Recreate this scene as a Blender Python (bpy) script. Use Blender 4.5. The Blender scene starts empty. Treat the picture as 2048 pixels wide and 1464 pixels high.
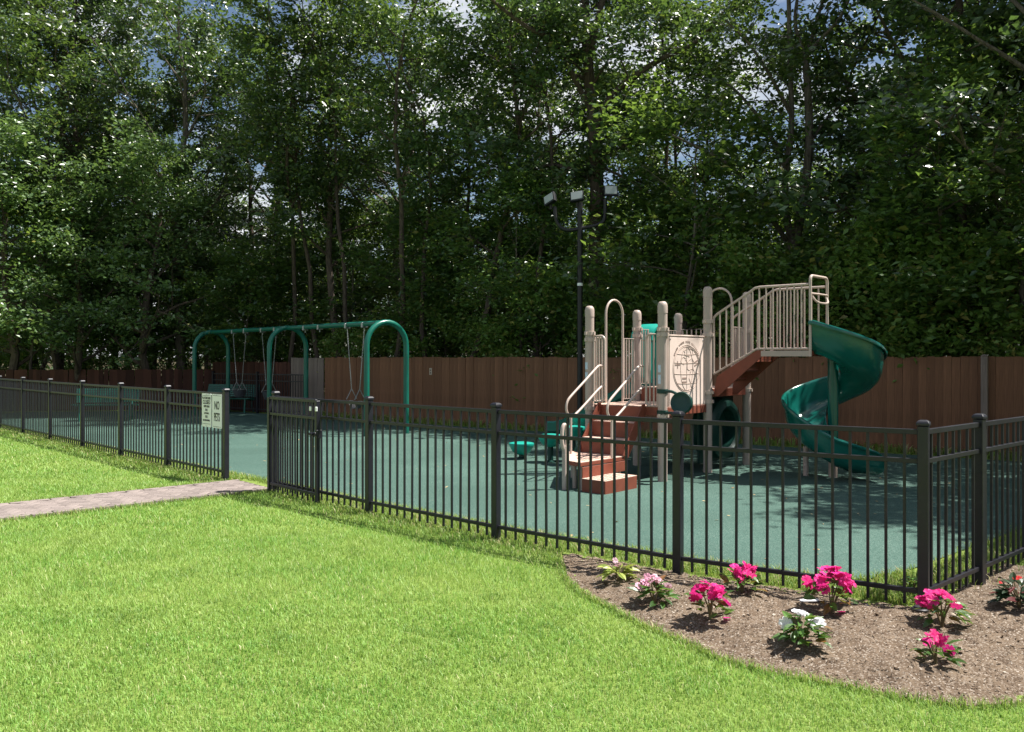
import bpy, bmesh, math, random
import numpy as np
from mathutils import Vector, Matrix

# ------------------------------------------------------------------ camera, sky, sun, exposure
R = math.radians
scene = bpy.context.scene
col = scene.collection
F, EYE, HOR, CX = 1700.0, 1.64, 716.0, 1024.0      # focal length, eye height, horizon row, centre column (2048 px photo)

cd = bpy.data.cameras.new('camera')
cam = bpy.data.objects.new('camera', cd); col.objects.link(cam)
cam.location = (0, 0, EYE); cam.rotation_euler = (R(90), 0, 0)
cd.sensor_width = 36.0; cd.lens = 36.0 * F / 2048.0
cd.shift_y = -(732.0 - HOR) / 2048.0
cd.clip_start = 0.05; cd.clip_end = 3000
scene.camera = cam

SUN_AZ, SUN_EL = (1.0, 0.10), 61.0
sv = Vector((SUN_AZ[0], SUN_AZ[1], 0)).normalized() * math.cos(R(SUN_EL)); sv.z = math.sin(R(SUN_EL))
world = bpy.data.worlds.new('World'); scene.world = world; world.use_nodes = True
nt = world.node_tree; nt.nodes.clear()
wo = nt.nodes.new('ShaderNodeOutputWorld'); bg = nt.nodes.new('ShaderNodeBackground')
sky = nt.nodes.new('ShaderNodeTexSky'); sky.sky_type = 'NISHITA'; sky.sun_disc = False
sky.sun_elevation = R(SUN_EL); sky.sun_rotation = math.atan2(SUN_AZ[0], SUN_AZ[1])
tc = nt.nodes.new('ShaderNodeTexCoord'); mp = nt.nodes.new('ShaderNodeMapping'); mp.inputs['Scale'].default_value = (1, 1, 2.2)
cn = nt.nodes.new('ShaderNodeTexNoise'); cn.inputs['Scale'].default_value = 2.6; cn.inputs['Detail'].default_value = 7; cn.inputs['Roughness'].default_value = .58
cr = nt.nodes.new('ShaderNodeValToRGB'); cr.color_ramp.elements[0].position = .49; cr.color_ramp.elements[1].position = .60
cm = nt.nodes.new('ShaderNodeMix'); cm.data_type = 'RGBA'; cm.inputs[7].default_value = (9.0, 9.2, 9.5, 1)
nt.links.new(tc.outputs['Generated'], mp.inputs['Vector']); nt.links.new(mp.outputs['Vector'], cn.inputs['Vector'])
nt.links.new(cn.outputs['Fac'], cr.inputs['Fac']); nt.links.new(cr.outputs['Color'], cm.inputs[0])
nt.links.new(sky.outputs['Color'], cm.inputs[6]); nt.links.new(cm.outputs[2], bg.inputs['Color'])
nt.links.new(bg.outputs[0], wo.inputs[0]); bg.inputs['Strength'].default_value = 0.050

sl = bpy.data.lights.new('sun', 'SUN'); sl.energy = 5.0; sl.angle = R(0.5); sl.color = (1.0, .96, .89)
so = bpy.data.objects.new('sun', sl); col.objects.link(so); so.rotation_euler = (-sv).to_track_quat('-Z', 'Y').to_euler()
vs = scene.view_settings
vs.view_transform = 'Standard'; vs.look = 'None'; vs.gamma = 1.0; vs.use_curve_mapping = False; vs.exposure = 1.12
scene.render.engine = 'CYCLES'
try:
    scene.cycles.max_bounces = 6; scene.cycles.diffuse_bounces = 2; scene.cycles.glossy_bounces = 2; scene.cycles.transmission_bounces = 4
    scene.cycles.use_denoising = True
except Exception: pass

rng = np.random.default_rng(7)
random.seed(7)

# ------------------------------------------------------------------ helpers
def ground_at(px, py, z=0.0):
    """photo pixel -> point on the level plane z"""
    Y = F * (EYE - z) / (py - HOR)
    return Vector(((px - CX) * Y / F, Y, z))
def at(px, py, Y):
    return Vector(((px - CX) * Y / F, Y, EYE + (HOR - py) * Y / F))

class MB:
    def __init__(s): s.v = []; s.f = []
    def add(s, vs_, fs):
        o = len(s.v); s.v += [tuple(p) for p in vs_]; s.f += [tuple(o + i for i in q) for q in fs]
    def box(s, c, d, rz=0.0, M=None):
        x, y, z = d[0] / 2, d[1] / 2, d[2] / 2
        P = [Vector((i * x, j * y, k * z)) for k in (-1, 1) for j in (-1, 1) for i in (-1, 1)]
        m = Matrix.Translation(Vector(c)) @ (M.to_4x4() if M is not None else Matrix.Rotation(rz, 4, 'Z'))
        s.add([m @ p for p in P], [(0, 2, 3, 1), (4, 5, 7, 6), (0, 1, 5, 4), (2, 6, 7, 3), (0, 4, 6, 2), (1, 3, 7, 5)])
        return s
    def bar(s, a, b, w, h, up=Vector((0, 0, 1))):
        a, b = Vector(a), Vector(b); d = (b - a); L = d.length; d.normalize()
        x = up.cross(d)
        if x.length < 1e-4: x = Vector((1, 0, 0)).cross(d)
        x.normalize(); y = d.cross(x)
        M = Matrix((x, y, d)).transposed()
        return s.box((a + b) / 2, (w, h, L), M=M)
    def tube(s, pts, r, n=8, caps=True, closed=False):
        pts = [Vector(p) for p in pts]; N = len(pts)
        rs = list(r) if hasattr(r, '__len__') else [r] * N
        T = []
        for i in range(N):
            if closed: d = pts[(i + 1) % N] - pts[i - 1]
            else: d = pts[min(i + 1, N - 1)] - pts[max(i - 1, 0)]
            T.append(d.normalized())
        ref = Vector((0, 0, 1)) if abs(T[0].z) < .9 else Vector((1, 0, 0))
        x = (ref - T[0] * ref.dot(T[0])).normalized()
        o = len(s.v)
        for i in range(N):
            x = x - T[i] * x.dot(T[i])
            x.normalize(); y = T[i].cross(x)
            for k in range(n):
                a = 2 * math.pi * k / n
                s.v.append(tuple(pts[i] + (x * math.cos(a) + y * math.sin(a)) * rs[i]))
        for i in range(N if closed else N - 1):
            j = (i + 1) % N
            for k in range(n):
                l = (k + 1) % n
                s.f.append((o + i * n + k, o + i * n + l, o + j * n + l, o + j * n + k))
        if caps and not closed:
            s.f.append(tuple(o + k for k in range(n))[::-1]); s.f.append(tuple(o + (N - 1) * n + k for k in range(n)))
        return s
    def lathe(s, prof, n=16, c=(0, 0, 0)):
        o = len(s.v); c = Vector(c)
        for r, z in prof:
            for k in range(n):
                a = 2 * math.pi * k / n
                s.v.append((c.x + r * math.cos(a), c.y + r * math.sin(a), c.z + z))
        for i in range(len(prof) - 1):
            for k in range(n):
                l = (k + 1) % n
                s.f.append((o + i * n + k, o + i * n + l, o + (i + 1) * n + l, o + (i + 1) * n + k))
        s.f.append(tuple(o + k for k in range(n))[::-1]); s.f.append(tuple(o + (len(prof) - 1) * n + k for k in range(n)))
        return s
    def prism(s, poly, z0, z1):
        n = len(poly)
        s.add([(p[0], p[1], z0) for p in poly] + [(p[0], p[1], z1) for p in poly],
              [tuple(range(n))[::-1], tuple(range(n, 2 * n))] + [(i, (i + 1) % n, n + (i + 1) % n, n + i) for i in range(n)])
        return s
    def strip(s, prof_pts, closed_prof=True):
        """rows of equal-length cross-sections -> skinned"""
        n = len(prof_pts[0]); o = len(s.v)
        for row in prof_pts: s.v += [tuple(p) for p in row]
        for i in range(len(prof_pts) - 1):
            for k in range(n if closed_prof else n - 1):
                l = (k + 1) % n
                s.f.append((o + i * n + k, o + i * n + l, o + (i + 1) * n + l, o + (i + 1) * n + k))
        if closed_prof:
            s.f.append(tuple(o + k for k in range(n))[::-1]); s.f.append(tuple(o + (len(prof_pts) - 1) * n + k for k in range(n)))
        return s
    def mesh(s, name, mat, smooth=False, bevel=0.0, seg=1):
        me = bpy.data.meshes.new(name); me.from_pydata(s.v, [], s.f)
        if bevel or True:
            bm = bmesh.new(); bm.from_mesh(me)
            bmesh.ops.recalc_face_normals(bm, faces=bm.faces)
            if bevel: bmesh.ops.bevel(bm, geom=list(bm.edges), offset=bevel, segments=seg, profile=.6, affect='EDGES', clamp_overlap=True)
            bm.to_mesh(me); bm.free()
        if smooth:
            me.shade_smooth(); me.set_sharp_from_angle(angle=R(40))
        me.materials.append(mat); me.update()
        return me

def link(name, me, parent=None, loc=(0, 0, 0), rot=(0, 0, 0), scale=None):
    o = bpy.data.objects.new(name, me); col.objects.link(o)
    o.location = loc; o.rotation_euler = rot
    if scale is not None: o.scale = scale if hasattr(scale, '__len__') else (scale,) * 3
    if parent is not None: o.parent = parent
    return o
def part(name, mb, mat, parent, smooth=False, bevel=0.0, loc=(0, 0, 0), rot=(0, 0, 0), seg=1):
    return link(name, mb.mesh(name, mat, smooth, bevel, seg), parent, loc, rot)
def tag(o, label=None, cat=None, group=None, kind=None):
    if label: o['label'] = label
    if cat: o['category'] = cat
    if group: o['group'] = group
    if kind: o['kind'] = kind
    return o
def thing(name, label, cat, loc=(0, 0, 0), rz=0.0, group=None):
    o = link(name, None, None, loc, (0, 0, rz)); o.empty_display_size = .1
    return tag(o, label, cat, group)

def np_mesh(name, verts, faces, mat, smooth=False):
    """verts (N,3), faces (M,k) arrays"""
    verts = np.ascontiguousarray(verts, dtype=np.float32); faces = np.ascontiguousarray(faces, dtype=np.int32)
    me = bpy.data.meshes.new(name); k = faces.shape[1]
    me.vertices.add(len(verts)); me.vertices.foreach_set('co', verts.ravel())
    me.loops.add(faces.size); me.loops.foreach_set('vertex_index', faces.ravel())
    me.polygons.add(len(faces)); me.polygons.foreach_set('loop_start', np.arange(0, faces.size, k, dtype=np.int32))
    me.update(calc_edges=True); me.materials.append(mat)
    if smooth: me.shade_smooth()
    return me

def inpoly(x, y, poly):
    ins = np.zeros(len(x), bool); n = len(poly)
    for i in range(n):
        x0, y0 = poly[i][0], poly[i][1]; x1, y1 = poly[(i + 1) % n][0], poly[(i + 1) % n][1]
        c = ((y0 > y) != (y1 > y)) & (x < (x1 - x0) * (y - y0) / (y1 - y0 + 1e-12) + x0)
        ins ^= c
    return ins
def catmull(P, k=6, closed=False):
    P = [Vector(p) for p in P]; out = []; n = len(P)
    rngi = range(n) if closed else range(n - 1)
    for i in rngi:
        g = lambda j: P[j % n] if closed else P[max(0, min(n - 1, j))]
        a, b, c, d = g(i - 1), g(i), g(i + 1), g(i + 2)
        for q in range(k):
            t = q / k
            out.append(.5 * ((2 * b) + (c - a) * t + (2 * a - 5 * b + 4 * c - d) * t * t + (3 * b - a - 3 * c + d) * t ** 3))
    if not closed: out.append(P[-1])
    return out

# ------------------------------------------------------------------ materials
def nodes_of(m):
    m.use_nodes = True; return m.node_tree.nodes, m.node_tree.links, m.node_tree.nodes['Principled BSDF']
def mix_rgb(N, L, fac, a, b, blend='MIX'):
    x = N.new('ShaderNodeMix'); x.data_type = 'RGBA'; x.blend_type = blend
    for sock, v in ((x.inputs[0], fac), (x.inputs[6], a), (x.inputs[7], b)):
        if isinstance(v, (int, float)): sock.default_value = v
        elif isinstance(v, tuple): sock.default_value = v if len(v) == 4 else v + (1,)
        else: L.new(v, sock)
    return x.outputs[2]
def noise(N, L, scale, detail=4, vec=None, rough=.55):
    n = N.new('ShaderNodeTexNoise'); n.inputs['Scale'].default_value = scale; n.inputs['Detail'].default_value = detail; n.inputs['Roughness'].default_value = rough
    if vec is not None: L.new(vec, n.inputs['Vector'])
    return n.outputs['Fac']
def ramp(N, L, src, lo, hi, c0=(0, 0, 0, 1), c1=(1, 1, 1, 1)):
    r = N.new('ShaderNodeValToRGB'); e = r.color_ramp.elements
    e[0].position = lo; e[1].position = hi; e[0].color = c0 if len(c0) == 4 else c0 + (1,); e[1].color = c1 if len(c1) == 4 else c1 + (1,)
    L.new(src, r.inputs['Fac']); return r.outputs['Color']
def bump(N, L, b, src, strength, dist=.01):
    x = N.new('ShaderNodeBump'); x.inputs['Strength'].default_value = strength; x.inputs['Distance'].default_value = dist
    L.new(src, x.inputs['Height']); L.new(x.outputs['Normal'], b.inputs['Normal'])
def objvec(N, L, kind='Object', scale=None):
    t = N.new('ShaderNodeTexCoord')
    if scale is None: return t.outputs[kind]
    m = N.new('ShaderNodeMapping'); m.inputs['Scale'].default_value = scale; L.new(t.outputs[kind], m.inputs['Vector']); return m.outputs['Vector']

def simple(name, c, rough=.5, spec=.5, vary=.12, nscale=6, bmp=0.0, bscale=60, metal=0.0, dirt=0.0, rnd=0.0, coat=0.0):
    m = bpy.data.materials.new(name); N, L, b = nodes_of(m)
    v = objvec(N, L)
    f = noise(N, L, nscale, 5, v)
    lo = tuple(x * (1 - vary) for x in c); hi = tuple(min(1, x * (1 + vary)) for x in c)
    o = mix_rgb(N, L, ramp(N, L, f, .3, .7), lo, hi)
    if dirt:
        d = ramp(N, L, noise(N, L, nscale * 3.1, 8, v, .7), .52, .72)
        mu = N.new('ShaderNodeMath'); mu.operation = 'MULTIPLY'; mu.inputs[1].default_value = dirt; L.new(d, mu.inputs[0])
        o = mix_rgb(N, L, mu.outputs[0], o, (.10, .085, .06))
    if rnd:
        oi = N.new('ShaderNodeObjectInfo'); mr = N.new('ShaderNodeMapRange'); mr.inputs['To Min'].default_value = 1 - rnd; mr.inputs['To Max'].default_value = 1 + rnd
        L.new(oi.outputs['Random'], mr.inputs['Value'])
        h = N.new('ShaderNodeHueSaturation'); L.new(mr.outputs[0], h.inputs['Value']); L.new(o, h.inputs['Color']); o = h.outputs['Color']
    L.new(o, b.inputs['Base Color'])
    rr = N.new('ShaderNodeMapRange'); rr.inputs['To Min'].default_value = max(.02, rough - .08); rr.inputs['To Max'].default_value = min(1, rough + .1); L.new(f, rr.inputs['Value']); L.new(rr.outputs[0], b.inputs['Roughness'])
    b.inputs['Specular IOR Level'].default_value = spec; b.inputs['Metallic'].default_value = metal; b.inputs['Coat Weight'].default_value = coat
    if bmp: bump(N, L, b, noise(N, L, bscale, 4, v), bmp)
    return m

def leafmat(name, dark, light, trans=.35, tcol=None, rough=.38, spec=.5, rnd=.25, tint=(.10, .10, .02), tintamt=.0, per_obj=False, mottle=False, skew=0):
    m = bpy.data.materials.new(name); N, L, b = nodes_of(m)
    g = N.new('ShaderNodeNewGeometry')
    rsrc = N.new('ShaderNodeObjectInfo').outputs['Random'] if per_obj else g.outputs['Random Per Island']
    if skew:
        pw = N.new('ShaderNodeMath'); pw.operation = 'POWER'; pw.inputs[1].default_value = skew; L.new(rsrc, pw.inputs[0]); o = mix_rgb(N, L, pw.outputs[0], dark, light)
    else: o = mix_rgb(N, L, rsrc, dark, light)
    if tintamt:
        gt = N.new('ShaderNodeMath'); gt.operation = 'FRACT'; mu = N.new('ShaderNodeMath'); mu.operation = 'MULTIPLY'; mu.inputs[1].default_value = 37.7
        L.new(rsrc, mu.inputs[0]); L.new(mu.outputs[0], gt.inputs[0])
        o = mix_rgb(N, L, ramp(N, L, gt.outputs[0], 1 - tintamt, 1 - tintamt + .02), o, tint)
    if mottle:
        f = ramp(N, L, noise(N, L, 1.1, 5, objvec(N, L), .6), .40, .66)
        mu2 = N.new('ShaderNodeMath'); mu2.operation = 'MULTIPLY'; mu2.inputs[1].default_value = .55; L.new(f, mu2.inputs[0])
        o = mix_rgb(N, L, mu2.outputs[0], o, (.38, .47, .13))
        f2 = ramp(N, L, noise(N, L, 2.7, 4, objvec(N, L), .6), .52, .70)
        mu3 = N.new('ShaderNodeMath'); mu3.operation = 'MULTIPLY'; mu3.inputs[1].default_value = .6; L.new(f2, mu3.inputs[0])
        o = mix_rgb(N, L, mu3.outputs[0], o, (.07, .16, .02))
    oi = N.new('ShaderNodeObjectInfo'); mr = N.new('ShaderNodeMapRange'); mr.inputs['To Min'].default_value = 1 - rnd; mr.inputs['To Max'].default_value = 1 + rnd
    L.new(oi.outputs['Random'], mr.inputs['Value'])
    h = N.new('ShaderNodeHueSaturation'); L.new(mr.outputs[0], h.inputs['Value']); L.new(o, h.inputs['Color']); o = h.outputs['Color']
    L.new(o, b.inputs['Base Color']); b.inputs['Roughness'].default_value = rough; b.inputs['Specular IOR Level'].default_value = spec
    t = N.new('ShaderNodeBsdfTranslucent')
    if tcol is None: L.new(o, t.inputs['Color'])
    else: L.new(mix_rgb(N, L, .6, o, tcol), t.inputs['Color'])
    ms = N.new('ShaderNodeMixShader'); ms.inputs[0].default_value = trans
    L.new(b.outputs[0], ms.inputs[1]); L.new(t.outputs[0], ms.inputs[2])
    L.new(ms.outputs[0], m.node_tree.nodes['Material Output'].inputs['Surface'])
    return m

M = {}
M['fence'] = simple('black_fence_paint', (.009, .009, .015), .40, .5, .15, 8, dirt=.10, rnd=.10)
M['beige'] = simple('beige_powder_coat', (.44, .355, .31), .42, .4, .06, 4, dirt=.10)
M['beige_tube'] = simple('beige_tube_coat', (.50, .40, .345), .38, .45, .06, 4, dirt=.08)
M['panel'] = simple('cream_panel_plastic', (.74, .60, .53), .45, .4, .05, 5, bmp=.05)
M['groove'] = simple('panel_groove', (.43, .33, .28), .7, .2)
M['mark'] = simple('panel_mark', (.27, .195, .165), .7, .2)
M['deck'] = simple('brown_vinyl_deck', (.20, .055, .032), .55, .35, .12, 9, bmp=.15, bscale=140, dirt=.12)
M['decktop'] = simple('pale_deck_top', (.60, .42, .34), .6, .3, .10, 12, bmp=.15, bscale=140, dirt=.2)  # deck and step tops, paler than the sides
M['dark_groove'] = simple('plate_socket', (.13, .09, .075), .7, .2)
M['hole'] = simple('deck_hole', (.12, .045, .03), .8, .1)
M['slide'] = simple('green_slide_plastic', (.005, .105, .084), .18, .55, .10, 3, bmp=.02, bscale=9, dirt=.05)
M['teal'] = simple('teal_stool_plastic', (.012, .30, .235), .38, .45, .10, 7, dirt=.10)
M['dgreen'] = simple('dark_green_plastic', (.005, .040, .031), .4, .4, .12, 7, dirt=.08)
M['swing'] = simple('green_swing_frame_paint', (.006, .125, .088), .33, .5, .10, 5, dirt=.10)
M['bench'] = simple('green_bench_coating', (.010, .115, .085), .36, .5, .12, 9, dirt=.10)
M['galv'] = simple('galvanised_steel', (.42, .43, .44), .38, .5, .12, 30, metal=.8)
M['rubber_black'] = simple('black_swing_rubber', (.055, .055, .065), .5, .4, .15, 12)
M['sticker'] = simple('pale_blue_sticker', (.55, .66, .76), .5, .3, .15, 60)
M['signface'] = simple('white_sign_face', (.86, .88, .88), .4, .4, .03, 12, dirt=.03)
M['ink'] = simple('sign_black_ink', (.02, .02, .022), .5, .3)
M['pole'] = simple('black_lamp_pole_paint', (.007, .007, .009), .45, .5, .15, 6)
M['lens'] = simple('lamp_glass', (.36, .39, .39), .12, .6, .04, 4)
M['stone_pale'] = simple('pale_stone', (.48, .40, .32), .8, .3, .2, 20, bmp=.3, bscale=40)
M['stone_dark'] = simple('black_plastic_cap', (.02, .02, .022), .45, .5, .2, 20)
M['stone_white'] = simple('white_plant_tag', (.80, .80, .82), .5, .4, .05, 20)

def bark(name, c):
    m = bpy.data.materials.new(name); N, L, b = nodes_of(m)
    v = objvec(N, L, 'Object', (14, 14, 2.2)); f = noise(N, L, 1.6, 8, v, .7)
    o = mix_rgb(N, L, ramp(N, L, f, .35, .65), tuple(x * .45 for x in c), tuple(x * 1.25 for x in c))
    L.new(o, b.inputs['Base Color']); b.inputs['Roughness'].default_value = .9; b.inputs['Specular IOR Level'].default_value = .15
    bump(N, L, b, f, .9, .03); return m
M['bark'] = bark('tree_bark', (.105, .082, .066))
M['bark2'] = bark('tree_bark_grey', (.16, .135, .115))

def wood(name, c, rnd):
    m = bpy.data.materials.new(name); N, L, b = nodes_of(m)
    v = objvec(N, L, 'Object', (30, 30, 1.6)); f = noise(N, L, 1.4, 7, v, .65)
    o = mix_rgb(N, L, ramp(N, L, f, .3, .7), tuple(x * .68 for x in c), tuple(x * 1.22 for x in c))
    oi = N.new('ShaderNodeObjectInfo'); mr = N.new('ShaderNodeMapRange'); mr.inputs['To Min'].default_value = 1 - rnd; mr.inputs['To Max'].default_value = 1 + rnd
    L.new(oi.outputs['Random'], mr.inputs['Value'])
    h = N.new('ShaderNodeHueSaturation'); L.new(mr.outputs[0], h.inputs['Value']); L.new(o, h.inputs['Color'])
    s = ramp(N, L, noise(N, L, 2.2, 5, objvec(N, L)), .5, .75)
    mu = N.new('ShaderNodeMath'); mu.operation = 'MULTIPLY'; mu.inputs[1].default_value = .35; L.new(s, mu.inputs[0])
    L.new(mix_rgb(N, L, mu.outputs[0], h.outputs['Color'], tuple(x * .55 for x in c)), b.inputs['Base Color'])
    b.inputs['Roughness'].default_value = .75; b.inputs['Specular IOR Level'].default_value = .25
    bump(N, L, b, f, .35, .004); return m
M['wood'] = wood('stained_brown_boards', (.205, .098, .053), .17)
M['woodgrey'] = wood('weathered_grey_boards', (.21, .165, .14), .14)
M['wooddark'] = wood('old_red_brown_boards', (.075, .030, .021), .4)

# rubber surface: fine teal/black/pale granules
m = bpy.data.materials.new('green_rubber_granules'); N, L, b = nodes_of(m); v = objvec(N, L)
vo = N.new('ShaderNodeTexVoronoi'); vo.inputs['Scale'].default_value = 165; L.new(v, vo.inputs['Vector'])
sep = N.new('ShaderNodeSeparateColor'); L.new(vo.outputs['Color'], sep.inputs[0])
o = mix_rgb(N, L, ramp(N, L, sep.outputs[0], .15, .85), (.042, .094, .076), (.082, .148, .122))
o = mix_rgb(N, L, ramp(N, L, sep.outputs[1], .90, .92), o, (.17, .235, .20))
o = mix_rgb(N, L, ramp(N, L, sep.outputs[2], .88, .90), o, (.02, .05, .04))
st = ramp(N, L, noise(N, L, .55, 6, v), .38, .68)
o = mix_rgb(N, L, st, mix_rgb(N, L, .48, o, (.032, .068, .054)), o)
L.new(o, b.inputs['Base Color']); b.inputs['Roughness'].default_value = .85; b.inputs['Specular IOR Level'].default_value = .25
bump(N, L, b, vo.outputs['Distance'], .4, .006); M['rubber'] = m

# soil with mulch crumbs
m = bpy.data.materials.new('dry_garden_soil'); N, L, b = nodes_of(m); v = objvec(N, L)
f1 = noise(N, L, 9, 9, v, .72); vo = N.new('ShaderNodeTexVoronoi'); vo.inputs['Scale'].default_value = 130; L.new(v, vo.inputs['Vector'])
sep = N.new('ShaderNodeSeparateColor'); L.new(vo.outputs['Color'], sep.inputs[0])
o = mix_rgb(N, L, ramp(N, L, f1, .33, .68), (.080, .055, .038), (.195, .145, .102))
o = mix_rgb(N, L, ramp(N, L, sep.outputs[0], .80, .84), o, (.24, .195, .155))
o = mix_rgb(N, L, ramp(N, L, sep.outputs[1], .93, .95), o, (.36, .31, .26))
L.new(o, b.inputs['Base Color']); b.inputs['Roughness'].default_value = .95; b.inputs['Specular IOR Level'].default_value = .1
bump(N, L, b, f1, 1.0, .03); M['soil'] = m

def groundmat(name, a, c, sc, d=None):
    m = bpy.data.materials.new(name); N, L, b = nodes_of(m); v = objvec(N, L)
    f = noise(N, L, sc, 9, v, .7)
    o = mix_rgb(N, L, ramp(N, L, f, .35, .65), a, c)
    if d: o = mix_rgb(N, L, ramp(N, L, noise(N, L, sc * 9, 5, v), .5, .7), o, d)
    L.new(o, b.inputs['Base Color']); b.inputs['Roughness'].default_value = .95; b.inputs['Specular IOR Level'].default_value = .1
    bump(N, L, b, f, .6, .03); return m
M['lawn'] = groundmat('lawn_soil', (.12, .19, .035), (.19, .26, .06), 14, (.23, .24, .09))
M['forestfloor'] = groundmat('forest_floor', (.045, .035, .022), (.085, .065, .04), 2.2, (.05, .07, .02))
M['concrete'] = groundmat('pale_edging', (.36, .32, .28), (.46, .41, .36), 20)
M['paver'] = simple('pink_brick_paver', (.225, .187, .172), .85, .2, .14, 14, bmp=.25, bscale=120, dirt=.2, rnd=.16)
M['sand'] = groundmat('joint_sand', (.06, .05, .04), (.10, .085, .065), 30)

GREEN_T = (.30, .46, .05)
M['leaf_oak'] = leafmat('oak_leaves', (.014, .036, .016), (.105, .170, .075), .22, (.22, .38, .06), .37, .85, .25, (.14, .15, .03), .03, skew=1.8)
M['leaf_oak_sunlit'] = leafmat('sunlit_oak_leaves', (.030, .078, .026), (.140, .225, .082), .28, (.28, .44, .08), .36, .9, .12, (.2, .22, .06), .03)  # oak leaves lightened in colour to stand in for strong sun
M['leaf_maple'] = leafmat('maple_leaves', (.016, .044, .016), (.105, .180, .060), .27, (.30, .46, .06), .38, .85, .25, (.17, .18, .03), .05, skew=1.8)
M['leaf_under'] = leafmat('understory_leaves', (.020, .060, .018), (.115, .205, .055), .33, (.36, .54, .07), .36, .9, .25, (.22, .22, .05), .05, skew=1.6)
M['leaf_bush'] = leafmat('bush_leaves', (.055, .13, .026), (.16, .26, .060), .36, (.36, .5, .07), .40, .5, .22, (.28, .26, .08), .08)
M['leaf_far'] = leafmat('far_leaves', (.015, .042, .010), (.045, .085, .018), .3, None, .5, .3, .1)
M['grass'] = leafmat('lawn_grass', (.098, .245, .032), (.255, .435, .085), .32, (.44, .62, .12), .52, .35, 0, (.55, .52, .28), .06, mottle=True)
M['tuft'] = leafmat('rough_grass', (.085, .19, .028), (.25, .34, .075), .34, (.42, .56, .1), .5, .35, 0, (.44, .37, .19), .18)
M['chip'] = leafmat('mulch_chips', (.075, .052, .036), (.22, .165, .118), .0, None, .9, .12, 0, (.42, .37, .31), .07)
M['litter'] = leafmat('fallen_leaf_bits', (.22, .15, .07), (.55, .45, .26), .1, None, .8, .2, 0)
M['petal_pink'] = leafmat('magenta_petals', (.62, .012, .16), (.74, .035, .30), .30, (.80, .05, .32), .55, .25, .12, per_obj=True)
M['petal_rose'] = leafmat('rose_petals', (.58, .014, .15), (.72, .035, .26), .30, (.78, .05, .27), .55, .25, .12, per_obj=True)
M['petal_pale'] = leafmat('pale_pink_petals', (.70, .28, .42), (.80, .55, .64), .30, (.82, .50, .60), .55, .25, .08, per_obj=True)
M['petal_white'] = leafmat('white_petals', (.78, .76, .80), (.82, .82, .84), .30, (.85, .85, .85), .55, .25, .03, per_obj=True)
M['petal_red'] = leafmat('red_petals', (.42, .014, .02), (.52, .03, .03), .30, (.75, .05, .02), .55, .25, .1, per_obj=True)
M['pleaf'] = leafmat('impatiens_leaves', (.030, .085, .016), (.075, .165, .030), .30, (.30, .42, .06), .36, .5, .2, (.20, .085, .03), .15, per_obj=True)
M['pleaf_dark'] = leafmat('dark_impatiens_leaves', (.018, .040, .020), (.040, .075, .030), .2, None, .34, .55, .1, (.12, .03, .03), .15, per_obj=True)
M['pleaf_yellow'] = leafmat('yellow_green_leaves', (.15, .23, .035), (.36, .40, .09), .3, (.5, .55, .1), .42, .45, .1, per_obj=True)
M['stem'] = simple('plant_stem', (.13, .10, .05), .6, .3)

# ------------------------------------------------------------------ layout in plan
def v2(x, y): return Vector((x, y, 0))
LF0, LF5 = v2(-3.80, 11.29), v2(-10.47, 18.20)                  # left metal fence, gate post and fifth post from it
LSTEP = (LF5 - LF0) / 5
LEFT_POSTS = [LF0 + LSTEP * i for i in range(8)]
MAIN_POSTS = [v2(-2.88, 10.36), v2(-1.504, 8.94), v2(-.144, 7.64), v2(1.258, 6.44), v2(2.667, 5.51)]
RD = Vector((.748, .664, 0)).normalized()
RIGHT_POSTS = [MAIN_POSTS[-1], MAIN_POSTS[-1] + RD * .95, MAIN_POSTS[-1] + RD * 2.78, MAIN_POSTS[-1] + RD * 4.61, MAIN_POSTS[-1] + RD * 6.44, MAIN_POSTS[-1] + RD * 8.27, MAIN_POSTS[-1] + RD * 9.95]
WF_A, WF_B, WF_L = v2(-5.3, 24.0), v2(16.4, 7.68), v2(-9.6, 27.25)
WD = (WF_B - WF_A).normalized(); WN = Vector((WD.y, -WD.x, 0))      # WN points to the camera side
RUBBER = [(-15.0, 23.4), (-9.9, 18.1), (-3.5, 11.57), (-2.58, 10.66), (-1.2, 9.25), (.14, 7.96), (1.50, 6.82), (2.30, 6.30), (2.62, 6.28), (2.95, 6.45),
          (9.6, 12.30), (8.2, 13.20), (-5.65, 23.60), (-9.4, 26.6), (-14.8, 25.6)]
LAWN = [(-45, -14), (45, -14), (45, -6), (17.5, 6.85), (-5.2, 24.0), (-9.5, 27.3), (-27, 31.5), (-45, 31)]
PATH_D = Vector((.735, .678, 0)).normalized(); PATH_N = Vector((-PATH_D.y, PATH_D.x, 0))
path_c = v2(-3.30, 10.92)                                       # middle of the gate opening
PATH_W = .98
def path_pt(s, w): return path_c + PATH_D * s + PATH_N * w
PATH = [path_pt(-9, -.5 * PATH_W), path_pt(.02, -.5 * PATH_W - .06), path_pt(.05, .5 * PATH_W), path_pt(-9, .5 * PATH_W)]
bedpx = [(1127, 1128), (1136, 1160), (1165, 1186), (1211, 1211), (1301, 1257), (1356, 1279), (1437, 1316), (1528, 1343), (1618, 1361), (1709, 1379), (1800, 1397), (1890, 1409),
         (1975, 1414), (2070, 1400), (2200, 1340), (2250, 1240), (2160, 1160), (2060, 1136), (2010, 1126)]
BED = [ground_at(*p) for p in bedpx]
BED = [(p.x, p.y) for p in catmull(BED, 5)]
BED += [(RIGHT_POSTS[1].x + .15, RIGHT_POSTS[1].y + .22), (RIGHT_POSTS[1].x - .04, RIGHT_POSTS[1].y + .05), (2.62, 5.60), (1.26, 6.50), (.50, 7.13), (.42, 7.12)]

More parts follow.
